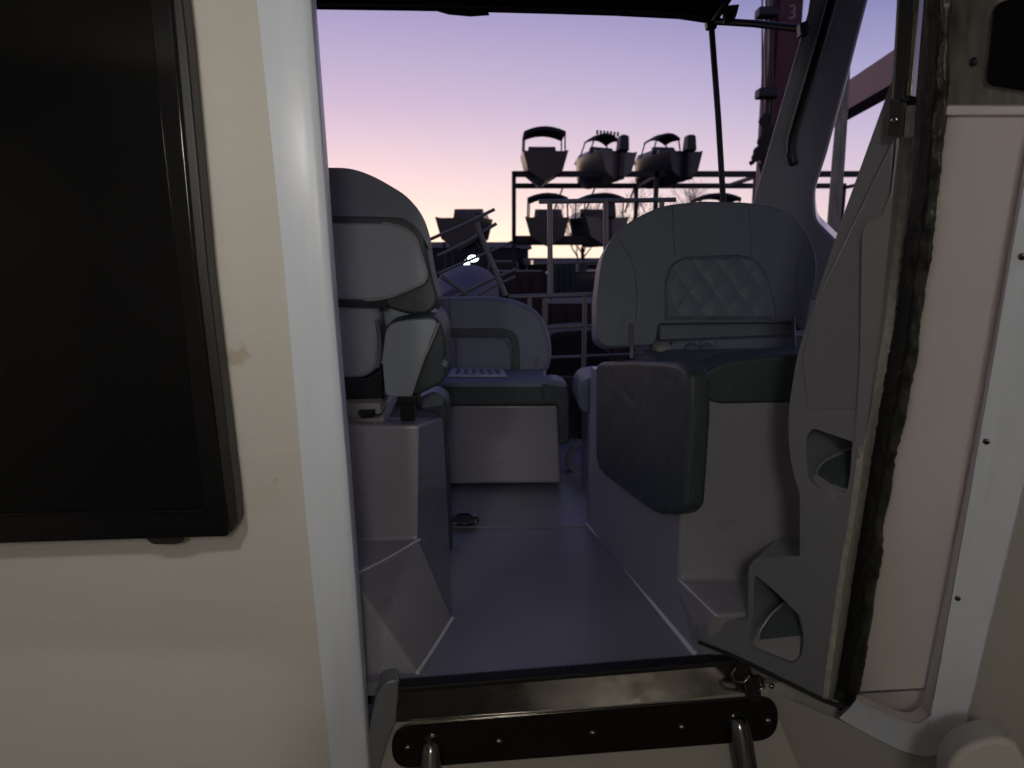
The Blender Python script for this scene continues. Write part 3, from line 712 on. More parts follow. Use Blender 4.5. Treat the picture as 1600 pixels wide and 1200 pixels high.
slab('backrest', [(560, 466), (770, 462, 40), (815, 470, 30), (846, 490, 30), (860, 525, 30), (863, 556, 20), (856, 582, 12), (838, 586, 8), (560, 582)], BB, 0.12, 'vinyl_bench', rb, bevel=0.024, seg=5)
slab('inset_band', [(560, 513), (786, 513, 12), (806, 519, 10), (812, 545, 10), (812, 582), (800, 582), (800, 545), (796, 527, 8), (560, 526)], BB, 0.02, 'vinyl_dark', rb, off=-0.006, bevel=0.004)
slab('inset_panel', [(560, 528), (790, 528, 10), (798, 546, 8), (800, 580), (560, 580)], BB, 0.03, 'vinyl_bench', rb, off=-0.009, bevel=0.008)
tube('stitch_line', [BB.at(702, 468, 0.0), BB.at(703, 512, 0)], 0.002, 'stitch', rb, n=6)
tube('stitch_line', [BB.at(712, 530, -0.009), BB.at(713, 578, -0.009)], 0.002, 'stitch', rb, n=6)
tube('support_rod', [BB.at(838, 560, -0.006), PY(838, 592, 2.80)], 0.005, 'tube_steel', rb, n=8)
slab('arm_pad', [(846, 606, 6), (858, 596, 10), (880, 598, 10), (890, 612, 8), (890, 692, 6), (874, 696, 6), (872, 634, 4), (850, 630)], V(2.50, z0=0.3), 0.09, 'vinyl_dark', rb, bevel=0.014, seg=4)
slab('arm_cap', [(846, 600), (860, 593, 8), (878, 595, 8), (888, 604, 6), (880, 606), (860, 602)], V(2.5, z0=0.3), 0.12, 'vinyl_bench', rb, off=-0.01, bevel=0.006)
pa = empty('paper_sheet', PZ(745, 586, 0.40)); tag(pa, 'pale folded paper lying on the rear bench cushion', 'paper')
zt = pB.z+0.006
sh = [PY(700, 589, 2.62), PY(792, 588, 2.62), PY(786, 581, 2.80), PY(706, 582, 2.80)]
for v_ in sh: v_.z = zt
prism('sheet', sh, (0, 0, 0.006), 'paper', pa, bevel=0.001)
for i in range(6):
    t0_, t1_ = (i+0.25)/7+0.08, (i+0.7)/7+0.08
    prism('print_bar', [sh[0].lerp(sh[1], t0_)+Vector((0, 0.03, 0.007)), sh[0].lerp(sh[1], t1_)+Vector((0, 0.03, 0.007)), sh[3].lerp(sh[2], t1_)+Vector((0, -0.03, 0.007)), sh[3].lerp(sh[2], t0_)+Vector((0, -0.03, 0.007))], (0, 0, 0.001), 'vinyl', pa)
# small cushion and post beyond the companion seat
rc = empty('corner_cushion', (PY(918, 650, 2.4).x, 2.45, 0.018)); tag(rc, 'small grey corner cushion on a white box behind the companion seat', 'cushion')
slab('pad', [(904, 606, 10), (914, 592, 10), (935, 588), (990, 588), (990, 648), (914, 648, 8), (904, 636, 6)], V(2.42, z0=0.3), 0.25, 'vinyl', rc, bevel=0.016, seg=4)
slab('box', [(919, 640), (1010, 640), (1010, 795), (918, 795)], V(2.45, z0=0.3), 0.25, 'gelcoat', rc, bevel=0.01)
# coiled rope / hose in the corner
cr = empty('hose_coil', (PY(910, 735, 2.75).x, 2.75, 0.018)); tag(cr, 'grey hose coil in the aft corner of the cockpit', 'hose')
hp = []
cc = PY(912, 716, 2.78)
for i in range(90):
    a = i/89*4*math.pi
    hp.append(cc+Vector((0.062*math.cos(a)+0.004*math.sin(3*a), 0.05*i/89-0.02, 0.062*math.sin(a))))
tube('hose', hp, 0.011, 'rope', cr, n=8)
# transom wall at the stern
tr = mk('transom', [Vector((-1.3, 3.3, -0.4)), Vector((1.5, 3.3, -0.4)), Vector((1.5, 3.3, 0.30)), Vector((-1.3, 3.3, 0.30))], [[0, 1, 2, 3]], 'hull_dark', solid=0.05)
tag(tr, 'low dark transom closing the stern behind the rear bench', 'transom')
for nm, x in (('hull_side', -1.3), ('hull_side', 1.5)):
    o = mk(nm, [Vector((x, 1.3, -0.5)), Vector((x, 3.3, -0.5)), Vector((x, 3.3, 0.42)), Vector((x, 1.3, 0.5))], [[0, 1, 2, 3]], 'gelcoat', solid=0.06)
    tag(o, ('white cockpit side wall on the left, behind the helm seat' if x < 0 else 'white cockpit side wall on the right, behind the companion seat'), 'hull side')
# twin outboards: dark cowls seen between the benches
ob = empty('outboard_motor', PY(896, 560, 3.75)); ob.location.z = -1.2
tag(ob, 'black outboard motor cowl behind the stern rail', 'outboard motor')
OP = V(3.7, z0=0.2)
slab('cowling', [(840, 560, 20), (858, 520, 16), (930, 515, 16), (960, 560, 20), (962, 650, 12), (850, 655, 12)], OP, 0.5, 'canvas', ob, bevel=0.05, seg=5)
slab('midsection', [(868, 655), (945, 655), (940, 830), (876, 830)], OP, 0.3, 'black_plastic', ob, bevel=0.03, off=0.08)

# ------------------------------------------------------------------ stern rail and tube frame
sr = empty('stern_rail', PY(900, 600, 3.25)); sr.location.z = 0.30
tag(sr, 'bare tube rail across the stern behind the seats', 'rail')
S = 3.25
for y, x0, x1 in ((462, 795, 1010), (510, 850, 1010), (557, 850, 1010)):
    tube('cross_tube', [PY(x0, y+2, S), PY(x1, y-4, S)], 0.0105 if y == 462 else 0.0065, 'tube_steel', sr, n=10)
for x in (828, 914, 1000):
    p = PY(x, 462, S); tube('upright', [p, Vector((p.x, S, 0.28))], 0.011, 'tube_steel', sr, n=10)
uf = empty('rocket_rack', PY(900, 455, 3.32)); uf.location.z = PY(900, 455, 3.32).z
uf.name = 'tube_frame'
tag(uf, 'upright tube frame with flat top bar standing above the stern rail', 'frame')
S2 = 3.32
tube('top_bar', [PY(842, 315, S2), PY(1000, 313, S2), PY(1056, 312, S2)], 0.011, 'tube_steel', uf, n=10)
tube('cross_bar', [PY(838, 412, S2), PY(944, 409, S2)], 0.006, 'tube_steel', uf, n=8)
for x in (859, 946, 1034):
    a = PY(x, 314, S2); tube('upright', [a, PY(x+1, 470, S2)], 0.0125, 'tube_steel', uf, n=10)
bl = empty('boarding_ladder', PY(780, 470, 3.4)); tag(bl, 'tilted bare aluminium ladder folded above the rear bench', 'ladder')
S3 = 3.42
for pts, r_ in (([(672, 374), (722, 352), (773, 327)], 0.008), ([(684, 400), (730, 378), (776, 349)], 0.008), ([(744, 348), (764, 400), (790, 462)], 0.013),
                ([(684, 428), (730, 408), (800, 378)], 0.007), ([(700, 470), (760, 440), (806, 421)], 0.008), ([(714, 478), (770, 448), (806, 432)], 0.007), ([(690, 432), (715, 448), (740, 468)], 0.012)):
    tube('ladder_tube', [PY(x, y, S3+0.012*random.random()) for x, y in pts], r_, 'tube_steel', bl, n=8)

# ------------------------------------------------------------------ moulded step unit to the right of the doorway
A = PZ(1086, 1004, 0.03); Bq = PZ(1312, 1102, 0.03); C = PY(1393, 215, 1.14)
SP = Pl.three(A, Bq, C)
su = empty('step_unit', A.lerp(Bq, 0.5))
tag(su, 'grey moulded step unit with two step recesses right of the doorway', 'step unit')
so = [(1087, 1000, 4), (1088, 980, 8), (1108, 973, 10), (1168, 968), (1170, 884, 8), (1182, 871, 10), (1250, 869), (1250, 772), (1238, 735, 20), (1232, 690, 20), (1232, 640, 30), (1245, 556, 30),
      (1318, 335), (1392, 130), (1404, 78), (1412, -80), (1420, -260), (1452, -260), (1430, 0), (1414, 165), (1402, 300), (1392, 400), (1380, 500), (1365, 600), (1351, 700), (1337, 800), (1320, 900), (1306, 1000), (1294, 1094, 3)]
body = slab('moulding', so, SP, 0.24, 'gelcoat_grey', su, vdir=(ray(1345, 650)+Vector((0.06, 0, 0))).normalized())
pt = SP.at(1300, 700)
cut1 = [(1259, 683, 8), (1270, 669, 6), (1332, 690), (1328, 745, 10), (1322, 772, 10), (1305, 777, 8), (1262, 752, 14)]
cut2 = [(1179, 897, 5), (1215, 928), (1250, 962, 3), (1256, 995, 8), (1252, 1026, 10), (1238, 1038, 8), (1172, 1012, 10), (1169, 988, 6), (1177, 962, 6)]
inward = (SP.n + Vector((0.35, 0.15, 0))).normalized()
ctr1 = prism('cutter', [p - inward*0.05 for p in [SP.at(x, y) for x, y in fil(cut1, 0)]], inward*0.20, 'liner_plain')
ctr2 = prism('cutter', [p - inward*0.05 for p in [SP.at(x, y) for x, y in fil(cut2, 0)]], inward*0.21, 'liner_plain')
boolean_cut(body, [ctr1, ctr2])
bv = body.modifiers.new('bevel', 'BEVEL'); bv.width = 0.006; bv.segments = 4; bv.limit_method = 'ANGLE'; bv.angle_limit = R(40)
# treads set in the recesses, falling towards the aisle
for P1, P2, P3, tre, pad in (((1262, 752), (1322, 776), (1312, 704), [(1257, 744, 8), (1276, 722, 10), (1302, 706, 10), (1336, 693), (1334, 768), (1322, 777, 6), (1304, 779, 8), (1262, 757, 10)],
                              [(1274, 738, 4), (1284, 722, 10), (1306, 711, 8), (1336, 701), (1334, 768), (1312, 764, 10)]),
                             ((1172, 1012), (1238, 1038), (1222, 938), [(1170, 992, 10), (1196, 960, 16), (1222, 936), (1250, 958), (1258, 995), (1254, 1028), (1238, 1039), (1172, 1014)],
                              [(1184, 999, 5), (1188, 984, 10), (1206, 958, 10), (1226, 942), (1248, 958), (1258, 992)])):
    TPn = Pl.three(SP.at(*P1, 0.006), SP.at(*P2, 0.006), SP.at(*P3)+inward*0.115)
    slab('step_tread', tre, TPn, 0.03, 'gelcoat_gloss', su, bevel=0.010, seg=5)
    slab('tread_pad', pad, TPn, 0.004, 'vinyl_dark', su, off=-0.003, bevel=0.0015)
    tube('pad_rim', [TPn.at(x, y, -0.002) for x, y in fil(pad, 0)], 0.0035, 'gelcoat_grey', su, n=8)
gl = prism('unit_foot', [SP.at(1096, 1012, 0.09), SP.at(1305, 1104, 0.09), SP.at(1305, 1104, 0.09)+Vector((0, 0, -0.5)), SP.at(1096, 1012, 0.09)+Vector((0, 0, -0.5))], SP.n*0.02, 'liner_plain', su)
# raised wing above, its edge running down from the latch plate
wing = [(1397, 214), (1340, 335), (1275, 470), (1252, 560), (1262, 640), (1345, 640), (1372, 500), (1392, 300)]
wv = []
for x, y in wing:
    o_ = -0.022*max(0, min(1, (640-y)/300)); wv.append(SP.at(x, y, o_-0.001))
prism('wing_panel', wv, SP.n*0.03, 'gelcoat_grey', su, bevel=0.003)
rid = [(1402, 214), (1392, 300), (1380, 335), (1352, 350, 8), (1346, 372, 8), (1344, 480), (1343, 560), (1334, 698), (1350, 698), (1376, 500), (1396, 300), (1406, 214)]
prism('pillar_ridge', [SP.at(x, y, -0.036*max(0.0, min(1, (700-y)/330))-0.0005) for x, y in fil(rid, 0)], SP.n*0.03, 'gelcoat_gloss', su, bevel=0.005, seg=4)
# rough sawn edge strip
re = [(1414, 165), (1402, 300), (1392, 400), (1380, 500), (1365, 600), (1351, 700), (1337, 800), (1320, 900), (1306, 1000), (1294, 1094)]
re2 = [(1436, 165), (1429, 300), (1415, 400), (1404, 500), (1387, 600), (1369, 700), (1353, 800), (1336, 900), (1321, 1000), (1305, 1094)]
r0 = [SP.at(x, y, -0.001) for x, y in dense(re, 6)]; r1 = [JP.at(x, y, 0.006) for x, y in dense(re2, 6)]
rows = []
for t in (0, 0.35, 0.7, 1):
    rows.append([a.lerp(b, t)+Vector((0, -0.0025*noise.noise(Vector((i*0.7, t*5, 1))), 0)) for i, (a, b) in enumerate(zip(r0, r1))])
grid('sawn_edge', rows, 'raw_edge', su, solid=0.01, soff=-1, smooth=60)
bead('bottom_seal', [SP.at(x, y, -0.001) for x, y in ((1092, 1003), (1150, 1027), (1220, 1061), (1290, 1095), (1318, 1104))], 0.0045, 'rubber', su, 5, amp=0.2)
bead('sealant_blob', [JP.at(1316, 1070, -0.004), JP.at(1312, 1090, -0.008), JP.at(1322, 1103, -0.006)], 0.017, 'sealant', su, 12, k=5)
# latch plate and channel at the top
hw = empty('latch_plate', SP.at(1400, 190)); tag(hw, 'steel latch plate and dark channel at the top of the sawn edge', 'latch')
slab('plate', [(1390, 157), (1414, 160), (1410, 214), (1386, 212)], SP, 0.008, 'casing', hw, off=-0.046, bevel=0.001)
screw(SP.at(1398, 187, -0.047), -SP.n, 0.0055, 'steel', hw)
slab('channel', [(1409, -120), (1426, -120), (1413, 156), (1394, 154)], SP, 0.02, 'black_plastic', hw, off=-0.044, bevel=0.001)
slab('channel_edge', [(1408, -120), (1411, -120), (1396, 154), (1393, 154)], SP, 0.012, 'tube_steel', hw, off=-0.0465)
slab('channel_back', [(1406, -200), (1462, -200), (1444, 175), (1406, 175)], SP, 0.01, 'black_plastic', hw, off=-0.004)
slab('channel_flange', [(1436, -120), (1446, -120), (1424, 150), (1416, 150)], SP, 0.02, 'steel_dark', hw, off=-0.046, bevel=0.001)
slab('channel_slot', [(1414, 20), (1428, 16), (1420, 128), (1406, 128)], SP, 0.02, 'black_plastic', hw, off=-0.0465)

# ------------------------------------------------------------------ arch pillar behind the companion seat
ap = empty('arch_pillar', PY(1230, 560, 2.25)); tag(ap, 'grey raked arch pillar with black grab strip, behind the companion seat', 'pillar')
APn = V(2.22, lean=R(2), z0=0.9)
slab('pillar', [(1305, -255), (1283, -120), (1262, 20), (1254, 48), (1176, 318), (1150, 430), (1200, 470), (1330, 470), (1312, 380), (1276, 345, 10), (1272, 300, 20), (1292, 240), (1325, 120), (1356, 0), (1380, -120), (1408, -255)], APn, 0.16, 'gelcoat_pillar', ap, bevel=0.010, seg=4, vdir=(ray(1270, 150)+Vector((0.02, 0, 0))).normalized())
gs = smoothline([APn.at(x, y, -0.004) for x, y in ((1334, -110), (1298, 15), (1268, 120), (1246, 190), (1238, 222), (1238, 245), (1242, 259))], 8)
tube('grab_strip', gs, 0.0145, 'black_plastic', ap, n=12, radii=[0.0145]*(len(gs)-3)+[0.013, 0.010, 0.004])
tube('strip_edge', smoothline([APn.at(x, y, -0.012) for x, y in ((1320, -110), (1288, 15), (1258, 120), (1238, 188), (1230, 220), (1229, 240))], 8), 0.0028, 'piping', ap, n=6)
dome('rivet', APn.at(1262, 308, 0), -APn.n, 0.005, 0.003, 'piping', ap)

# ------------------------------------------------------------------ canopy
cn = empty('bimini_canopy', PY(800, 20, 2.6)); tag(cn, 'black fabric canopy stretched over the cockpit', 'canopy')
edge = [(200, 12), (490, 15), (640, 17), (740, 19), (860, 22), (960, 25), (1060, 30), (1100, 36), (1116, 40)]
far = [PY(x, y, 2.62) for x, y in edge]
rows = [[p + Vector((0, 0, -0.0)) for p in far], [p+Vector((0, -0.02, 0.035)) for p in far],
        [Vector((p.x*1.0+0.02, 2.2, 1.80-0.03*abs(math.sin(i)))) for i, p in enumerate(far)], [Vector((p.x, 1.75, 1.84)) for p in far], [Vector((p.x, 1.30, 1.60)) for p in far]]
ext = [[Vector((-1.6, r_[0].y, r_[0].z))]+r_ for r_ in rows]
grid('fabric', ext, 'canvas', cn, solid=0.006, soff=0, smooth=80)
slab('flap', [(680, 14), (760, 13), (764, 21), (735, 23), (700, 20)], V(2.6, z0=1.7), 0.02, 'canvas', cn)
tube('frame_bow', [p+Vector((0, -0.012, 0.014)) for p in ext[0]], 0.012, 'black_plastic', cn, n=8)
tube('side_tube', [PY(1112, 33, 2.58), PY(1180, 37, 2.42), PY(1262, 46, 2.24)], 0.0115, 'tube_dark' if 'tube_dark' in MATS else 'black_plastic', cn, n=10)
tube('bow_tube', [PY(1110, 42, 2.60), PY(1150, -20, 2.4), PY(1195, -110, 2.1)], 0.011, 'black_plastic', cn, n=10)
slab('clamp', [(1133, 8), (1156, 6), (1152, 22), (1146, 36), (1132, 36)], V(2.5, z0=1.7), 0.03, 'black_plastic', cn, bevel=0.004)
slab('end_joint', [(1104, 32), (1122, 30), (1121, 44), (1106, 44)], V(2.57, z0=1.7), 0.035, 'black_plastic', cn, bevel=0.006)
slab('pillar_mount', [(1250, 36), (1264, 30), (1264, 54), (1252, 56)], V(2.215, z0=1.7), 0.03, 'black_plastic', cn, bevel=0.004)
tube('strut', [PY(1112, 46, 2.59), PY(1122, 180, 2.59), PY(1131, 330, 2.60), PY(1138, 420, 2.6)], 0.0105, 'rack_steel', cn, n=10)
dome('strut_button', PY(1119, 138, 2.58), (-1, -0.3, 0), 0.006, 0.006, 'black_plastic', cn)

ht = empty('hardtop', (0.2, 1.8, 1.9)); tag(ht, 'moulded hardtop over the helm, carried by the raked arch pillar', 'hardtop')
box('roof_panel', (-1.6, 1.15, 1.92), (1.75, 2.42, 1.98), 'gelcoat_grey', ht, bevel=0.02)
box('sky_shield', (-1.6, 1.15, cz+0.05), (1.75, 1.19, 1.915), 'gelcoat_grey', ht)  # unseen panel added to shut out sky light above the cabin roof
# ================================================================== THE YARD
# storage rack
YN, YF = 34.0, 39.4
Nn = V(YN, z0=0); Ff = V(YF, z0=0)
rk = empty('boat_rack', (PY(803, 400, YN).x, YN, GZ)); tag(rk, 'dark steel boat storage rack with two tiers', 'rack')
zt1 = PY(803, 272, YN).z; zt2 = PY(803, 374, YN).z
xl = PY(803, 300, YN).x; xr = PY(1400, 300, YN).x
for Y in (YN, YF):
    bar('beam', (xl, Y, zt1), (xr, Y, zt1), 0.2, 0.26, 'rack_steel', rk)
    bar('beam', (xl, Y, zt2), (xr, Y, zt2), 0.2, 0.34, 'rack_steel', rk)
    for x in (xl, PY(1025, 300, YN).x, PY(1180, 300, YN).x, xr):
        bar('post', (x, Y, GZ), (x, Y, zt1+0.12), 0.2, 0.2, 'rack_steel', rk, up=Vector((0, 1, 0)))
for x in (xl, PY(1025, 300, YN).x, PY(1180, 300, YN).x, xr):
    bar('cross_arm', (x, YN, zt1-0.1), (x, YF, zt1-0.1), 0.16, 0.16, 'rack_steel', rk)
    bar('cross_arm', (x, YN, zt2-0.1), (x, YF, zt2-0.1), 0.16, 0.16, 'rack_steel', rk)
for x in (880, 930, 992):
    p = PY(x, 292, YF-1); bar('brace', p, (p.x-0.5, YF-1, p.z-1.3), 0.08, 0.08, 'rack_steel', rk)

def boat(label, loc, yaw, L_=5.6, W_=2.05, top='bimini', motor=True, hull='hull_white', tilt=0.0, group='boats stored on the rack', covered=False, name='motor_boat'):
    o = empty(name, loc, yaw); o.rotation_euler = (0, tilt, yaw)
    base = Vector(o.location)
    def put(nm, v, f, m, par=None, **k):
        x = mk(nm, v, f, m, None, **k); x.parent = par or o
        if par is not None: x.location = x.location - par.location
        return x
    n = 12; vs = []; fs = []
    for i in range(n):
        t = i/(n-1)
        b = W_/2*(1-max(0, (t-0.45)/0.55)**2.2*0.97)
        zk = 0.02+0.55*max(0, (t-0.6)/0.4)**2
        zc = 0.44+0.30*max(0, (t-0.4)/0.6)**1.5
        zg = 1.36+0.24*t*t
        y = -0.1 + L_*t
        for x_, z_ in ((0, zk), (b*0.70, zc), (b*0.76, zc+0.05), (b, zg), (b*0.93, zg+0.02), (b*0.86, zg-0.02)):
            vs.append((x_, y, z_))
        for x_, z_ in ((b*0.86, zg-0.02), (b*0.93, zg+0.02), (b, zg), (b*0.76, zc+0.05), (b*0.70, zc)):
            vs.append((-x_, y, z_))
    m = 11
    for i in range(n-1):
        for j in range(m):
            if j == 5: pass
            fs.append([i*m+j, i*m+(j+1) % m, (i+1)*m+(j+1) % m, (i+1)*m+j])
    fs.append(list(range(m))); fs.append([(n-1)*m+j for j in range(m)])
    put('hull', vs, fs, hull, smooth=40)
    def bx(nm, lo, hi, mm, par=None, taper=1.0, bev=0.04):
        x0, y0, z0 = lo; x1, y1, z1 = hi; cx, cy = (x0+x1)/2, (y0+y1)/2
        v = [(x0, y0, z0), (x1, y0, z0), (x1, y1, z0), (x0, y1, z0)] + [(cx+(a-cx)*taper, cy+(b-cy)*taper, z1) for a, b in ((x0, y0), (x1, y0), (x1, y1), (x0, y1))]
        return put(nm, v, [[0, 3, 2, 1], [4, 5, 6, 7], [0, 1, 5, 4], [1, 2, 6, 5], [2, 3, 7, 6], [3, 0, 4, 7]], mm, par, bevel=bev)
    bx('cabin', (-W_*0.36, L_*0.42, 1.3), (W_*0.36, L_*0.8, 1.75), hull, taper=0.75)
    ws = bx('windscreen', (-W_*0.35, L_*0.38, 1.35), (W_*0.35, L_*0.44, 1.85), 'window_glass', taper=0.9, bev=0.01)
    bx('console', (-W_*0.3, L_*0.3, 1.2), (W_*0.25, L_*0.36, 1.7), 'hull_blue', taper=0.9)
    if top:
        h = 2.25 if top == 'bimini' else 2.2
        y0, y1 = (0.3, 2.2) if top == 'bimini' else (1.7, 3.4)
        hwid = W_*0.46 if top == 'bimini' else W_*0.34
        v = []; f = []
        for j, y in enumerate((y0, (y0+y1)/2, y1)):
            for i in range(7):
                s = i/6*2-1
                v.append((s*hwid, y, h+0.22*(1-s*s)+(0.06 if j == 1 else 0)))
        k = len(v)
        v += [(a, b, c-(0.16 if top == 'bimini' else 0.10)) for a, b, c in v]
        for base_ in (0, k):
            for j in range(2):
                for i in range(6): f.append([base_+j*7+i, base_+j*7+i+1, base_+(j+1)*7+i+1, base_+(j+1)*7+i])
        for i in range(6):
            f.append([i, i+1, k+i+1, k+i]); f.append([14+i, 15+i, k+15+i, k+14+i])
        for j in range(2):
            f.append([j*7, (j+1)*7, k+(j+1)*7, k+j*7]); f.append([j*7+6, (j+1)*7+6, k+(j+1)*7+6, k+j*7+6])
        put('canopy_top', v, f, 'canvas_navy', smooth=60)
        for sx in (-1, 1):
            for y in (y0+0.15, y1-0.15):
                tv_, tf_ = tube_geo([(sx*hwid*0.97, y, h), (sx*W_*0.46, y+0.1, 1.35)], 0.035, 6)
                put('canopy_pole', tv_, tf_, 'rack_steel')
        if top == 'slatted':
            for i in range(7):
                tv_, tf_ = tube_geo([(hwid*(i/3-1)*0.9, y0-0.02, h+0.1), (hwid*(i/3-1)*0.9, y0-0.04, h+0.30)], 0.05, 6)
                put('rod_holder', tv_, tf_, 'rack_steel')
    if motor:
        mo = bx('outboard_motor', (-0.24, -0.75, 1.25), (0.24, -0.1, 1.98), 'black_plastic', taper=0.8, bev=0.12)
        bx('leg', (-0.1, -0.55, 0.1), (0.1, -0.2, 1.25), 'black_plastic', mo, bev=0.03)
        bx('gearcase', (-0.07, -0.75, 0.05), (0.07, -0.1, 0.2), 'black_plastic', mo, bev=0.04)
    tag(o, label, 'boat', group)
    return o
bz = zt1-0.42; bz2 = zt2-0.36
X = lambda px, Y, py=272: PY(px, py, Y).x
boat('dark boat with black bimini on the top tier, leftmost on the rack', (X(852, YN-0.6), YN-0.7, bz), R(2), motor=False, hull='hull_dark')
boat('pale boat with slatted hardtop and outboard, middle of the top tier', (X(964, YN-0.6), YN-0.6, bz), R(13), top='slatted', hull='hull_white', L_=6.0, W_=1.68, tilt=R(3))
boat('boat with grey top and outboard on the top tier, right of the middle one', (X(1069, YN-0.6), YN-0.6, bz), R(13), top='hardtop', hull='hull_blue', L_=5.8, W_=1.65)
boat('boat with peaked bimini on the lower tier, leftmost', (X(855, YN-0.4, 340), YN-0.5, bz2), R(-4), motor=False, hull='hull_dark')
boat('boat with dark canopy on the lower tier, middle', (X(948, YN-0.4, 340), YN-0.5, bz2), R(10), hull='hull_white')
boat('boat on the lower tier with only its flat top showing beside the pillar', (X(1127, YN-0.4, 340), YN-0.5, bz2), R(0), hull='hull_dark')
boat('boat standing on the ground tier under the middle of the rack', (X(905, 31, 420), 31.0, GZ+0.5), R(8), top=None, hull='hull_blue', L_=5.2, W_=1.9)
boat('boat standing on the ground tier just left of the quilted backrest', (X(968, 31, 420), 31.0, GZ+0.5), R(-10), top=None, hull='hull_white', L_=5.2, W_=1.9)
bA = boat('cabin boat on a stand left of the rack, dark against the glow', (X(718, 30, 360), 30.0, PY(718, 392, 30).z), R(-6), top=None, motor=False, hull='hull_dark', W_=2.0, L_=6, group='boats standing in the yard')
st = empty('boat_stand', (X(718, 30.5, 380), 30.5, GZ)); tag(st, 'dark trestle stand under the cabin boat left of the rack', 'stand')
zz = PY(718, 391, 30).z
for dx in (-0.7, 0.7):
    for dy in (0.3, 4.0):
        c0_ = Vector((X(718, 30)+dx, 30+dy, 0)); bar('leg', (c0_.x*1.0, c0_.y, GZ), (c0_.x, c0_.y, zz+0.35), 0.12, 0.12, 'rack_steel', st, up=Vector((0, 1, 0)))
bar('cross_bar', (X(718, 30)-0.8, 30.3, zz), (X(718, 30)+0.8, 30.3, zz), 0.12, 0.14, 'rack_steel', st)
# covered boat low on the left
cb = empty('covered_boat', (X(722, 11, 450), 11, GZ)); tag(cb, 'boat under a pale violet cover in front of the sheds', 'boat', 'boats standing in the yard')
v = []; f = []
cx = X(722, 11, 450); ztop = PY(722, 414, 11).z
for j in range(8):
    y = 10.2+j*0.6; s = math.sin(math.pi*(j+0.6)/8.2)**0.4
    for i in range(13):
        a = math.pi*i/12
        v.append((cx-0.55*math.cos(a)*s*1.0+0.02*noise.noise(Vector((i, j, 3))), y, ztop-0.75+0.75*math.sin(a)**0.55*s+0.03*noise.noise(Vector((i*1.3, j, 7)))))
for j in range(7):
    for i in range(12): f.append([j*13+i, j*13+i+1, (j+1)*13+i+1, (j+1)*13+i])
f.append(list(range(13)))
mk('cover', v, f, 'cover_cloth', cb, smooth=70)
box('hull', (cx-0.5, 10.4, GZ+0.5), (cx+0.5, 14.2, ztop-0.73), 'hull_dark', cb, bevel=0.1)
for y in (11, 13.4): box('cradle', (cx-0.4, y, GZ), (cx+0.4, y+0.2, GZ+0.55), 'rack_steel', cb)

# sheds and yard clutter along the horizon
def shed(label, x0, x1, Y, depth, zt, mw='shed_wall', lit=(), roofh=0.5):
    o = empty('storage_shed', ((x0+x1)/2, Y, GZ)); tag(o, label, 'shed')
    box('wall', (x0, Y, GZ), (x1, Y+depth, zt-roofh), mw, o)
    v = [(x0-0.3, Y-0.3, zt-roofh+0.003), (x1+0.3, Y-0.3, zt-roofh+0.003), (x1+0.3, Y+depth+0.3, zt-roofh+0.003), (x0-0.3, Y+depth+0.3, zt-roofh+0.003), (x0-0.3, Y+depth/2, zt), (x1+0.3, Y+depth/2, zt)]
    mk('roof', v, [[0, 1, 5, 4], [3, 4, 5, 2], [0, 4, 3], [1, 2, 5], [0, 3, 2, 1]], 'shed_roof', o)
    for (a, b, c, d, mm) in lit:
        wd = box('window', (a, Y-0.06, c), (b, Y-0.01, d), mm, o)
    return o
def zpx(py, Y): return PY(800, py, Y).z
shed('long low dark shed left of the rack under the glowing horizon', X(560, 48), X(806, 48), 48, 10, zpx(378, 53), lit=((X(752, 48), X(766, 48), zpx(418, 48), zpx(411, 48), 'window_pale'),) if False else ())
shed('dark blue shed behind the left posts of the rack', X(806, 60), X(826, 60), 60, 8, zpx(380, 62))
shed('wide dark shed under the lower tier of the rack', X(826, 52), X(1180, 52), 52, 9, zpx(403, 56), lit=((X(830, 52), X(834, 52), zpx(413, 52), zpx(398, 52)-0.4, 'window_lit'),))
def container(label, x0, x1, Y, depth, zt, m):
    o = empty('shipping_container', ((x0+x1)/2, Y, GZ)); tag(o, label, 'container')
    box('shell', (x0, Y, GZ), (x1, Y+depth, zt), m, o)
    n = max(4, int((x1-x0)/0.28)); 
    for i in range(n):
        a = x0+(x1-x0)*(i+0.2)/n; b = x0+(x1-x0)*(i+0.7)/n
        box('rib', (a, Y-0.05, GZ+0.15), (b, Y-0.002, zt-0.15), m, o)
    return o
container('dark red steel container low beside the tilted ladder', X(775, 20), X(850, 20), 20, 2.4, zpx(424, 20), 'rust_red')
container('dark green steel container under the middle of the rack', X(866, 24), X(902, 24), 24, 4, zpx(410, 24), 'bin_green')
container('rusty low container behind the stern rail', X(858, 13), X(1010, 13), 13, 2.4, zpx(474, 13), 'rust_red')
